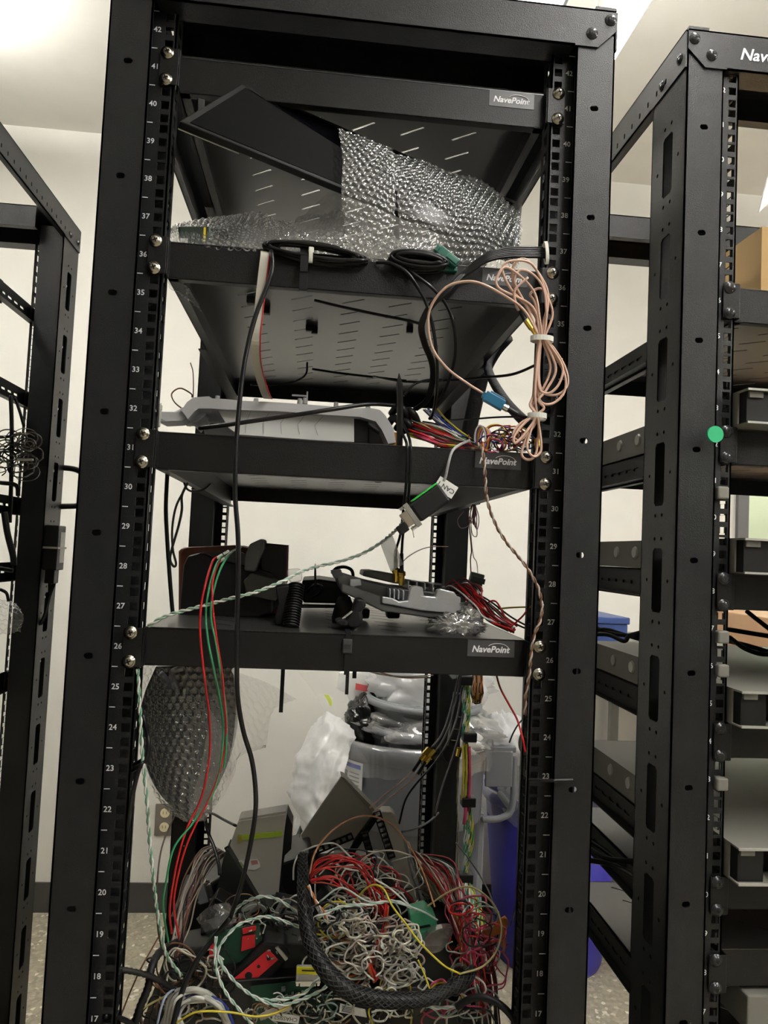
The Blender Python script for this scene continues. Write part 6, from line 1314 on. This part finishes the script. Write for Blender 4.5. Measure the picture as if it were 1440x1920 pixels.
lw(BLK, [(855, 1580, .4), (880, 1612, .35), (905, 1650, .3), (920, 1680, .25), (930, 1720, .2)], 'thin black wire on the right above the heap')
twisted('twisted_pair', [(434, 1715, .13), (452, 1696, .12), (476, 1684, .11), (500, 1681, .11), (524, 1688, .11), (548, 1704, .11), (566, 1718, .12)], .0011, [WHT, (.30, .42, .36)], 'upper green-white twisted pair arching in front of the gray unit', .024)
twisted('twisted_pair', [(600, 1830, .06), (570, 1862, .055), (530, 1874, .05), (485, 1872, .05), (448, 1848, .05), (420, 1815, .055), (408, 1788, .06), (420, 1762, .065), (446, 1735, .075), (478, 1722, .085), (505, 1719, .09), (540, 1730, .09), (572, 1745, .09), (578, 1770, .085)], .0011, [WHT, (.30, .45, .38)], 'green-white twisted pair forming a large loop around the red labelled module', .024)
twisted('twisted_pair', [(405, 1756, .06), (403, 1790, .055), (408, 1826, .05), (424, 1862, .045), (446, 1890, .045), (475, 1925, .05)], .0011, [WHT, (.30, .45, .38)], 'green-white twisted pair curving down left of the red labelled module', .024)
twisted('twisted_pair', [(480, 1872, .05), (520, 1885, .045), (560, 1876, .045), (600, 1858, .05), (622, 1840, .06)], .0011, [WHT, (.30, .45, .38)], 'short green-white twisted pair at the lower right of the large loop', .024)
twisted('twisted_pair', [(578, 1660, .08), (592, 1690, .08), (608, 1712, .08), (620, 1740, .09), (640, 1765, .10)], .0011, [ORG, WHT], 'orange and white twisted pair right of the braided sleeve', .022)
twisted('twisted_pair', [(596, 1720, .06), (640, 1700, .06), (690, 1696, .06), (740, 1690, .07), (780, 1706, .08)], .0011, [WHT, (.3, .42, .36)], 'green-white twisted pair crossing the top of the white nest', .026)
twisted('twisted_pair', [(762, 1888, .05), (800, 1886, .05), (830, 1890, .05), (870, 1880, .06), (900, 1868, .08)], .0011, [WHT, (.3, .42, .36)], 'green-white twisted pair under the right half of the braided sleeve', .024)
# orange foil pieces, corrugated tubes, bottom right cable
t = thing('ribbon_strip', 'torn orange ribbon strip hanging over the blue bin right of the heap', 'ribbon', at(928, 1735, .10))
m = MB().grid(sheet([[at(902, 1742, .10), at(922, 1730, .10), at(944, 1716, .11)], [at(904, 1752, .105), at(924, 1741, .10), at(950, 1726, .11)], [at(915, 1762, .11), at(934, 1752, .10), at(948, 1748, .11)]], 8, 8, .006, 30, k=61)); m.build('strip', mat('orange_foil', (.50, .17, .04), .5), t, smooth=True, solid=.0006)
for i in range(5): MB().tube(catmull(PT([(940+i, 1736, .10), (948-i*2, 1760+i*3, .10), (944, 1790-i*4, .10)]), 5), .0009, 5).build('thread', wm((.35, .12, .05)), t)
def corr(name, pts, r, lab):
    P = dense(catmull(PT(pts), 8), .0022); return tag(MB().tube(P, r, 10).build(name, M['rubber'], smooth=False), lab, 'cable') if False else tag((lambda mb: mb)(ribbed(P, r)).build(name, M['rubber'], smooth=True), lab, 'tube')
def ribbed(P, r):
    mb = MB(); n = len(P); mb.tube(P, r, 10, rf=lambda u: r*(1 if int(u*(n-1)+.5) % 2 else .82)); return mb
corr('corrugated_tube', [(205, 1816, .02), (240, 1820, .03), (275, 1828, .04), (305, 1842, .05), (330, 1858, .06)], .0036, 'black corrugated tube entering the heap from the left post')
corr('corrugated_tube', [(252, 1925, .05), (262, 1890, .05), (278, 1850, .05), (284, 1815, .06), (300, 1785, .08), (330, 1768, .12)], .0050, 'thicker black corrugated tube rising at the left of the heap')
wire('black_cable', [(856, 1888, .05), (880, 1874, .045), (905, 1870, .04), (932, 1880, .035), (955, 1900, .03), (975, 1930, .03)], .0042, M['rubber'], 'thick black cable leaving the heap at the bottom right', n=8)
wire('black_cable', [(432, 1720, .07), (400, 1760, .07), (370, 1800, .06), (345, 1850, .05), (330, 1900, .045), (320, 1940, .045)], .0032, M['rubbergloss'], 'black cable running down through the lower left of the heap', n=8)
wire('black_cable', [(196, 1905, .0), (220, 1908, .02), (240, 1916, .03), (262, 1932, .04)], .0030, M['rubbergloss'], 'black cable at the very bottom left near the post', n=8)
wire('brown_wire', [(220, 1922, .05), (240, 1870, .06), (262, 1820, .07), (285, 1778, .09), (310, 1735, .12)], .0010, wm(BRN), 'thin brown wire slanting across the floor view left of the heap', 'wire')
wire('blue_wire', [(295, 1920, .04), (302, 1890, .04), (312, 1866, .045), (330, 1852, .06)], .0014, wm((.30, .36, .5)), 'pale blue wire at the lower left of the heap', 'wire')
# film and foam scraps in the heap
tag(MB().grid(sheet([[at(372, 1722, .17), at(395, 1700, .16), at(430, 1690, .16)], [at(380, 1738, .16), at(405, 1722, .15), at(440, 1712, .16)], [at(390, 1760, .16), at(410, 1748, .15), at(436, 1738, .16)]], 10, 10, .006, 24, k=63)).build('plastic_film', film('gray_film', (.3, .3, .3), .5, .3, .15), smooth=True), 'gray crumpled film on the left part of the heap', 'plastic film')
tag(MB().grid(sheet([[at(486, 1900, .08), at(510, 1890, .075), at(545, 1884, .08)], [at(490, 1912, .08), at(515, 1902, .075), at(548, 1892, .08)]], 8, 8, .003, 24, k=65)).build('tan_strip', mat('tan_paper', (.40, .35, .30), .6), smooth=True, solid=.0006), 'tan paper strip above the CHASSIS2 label', 'paper')
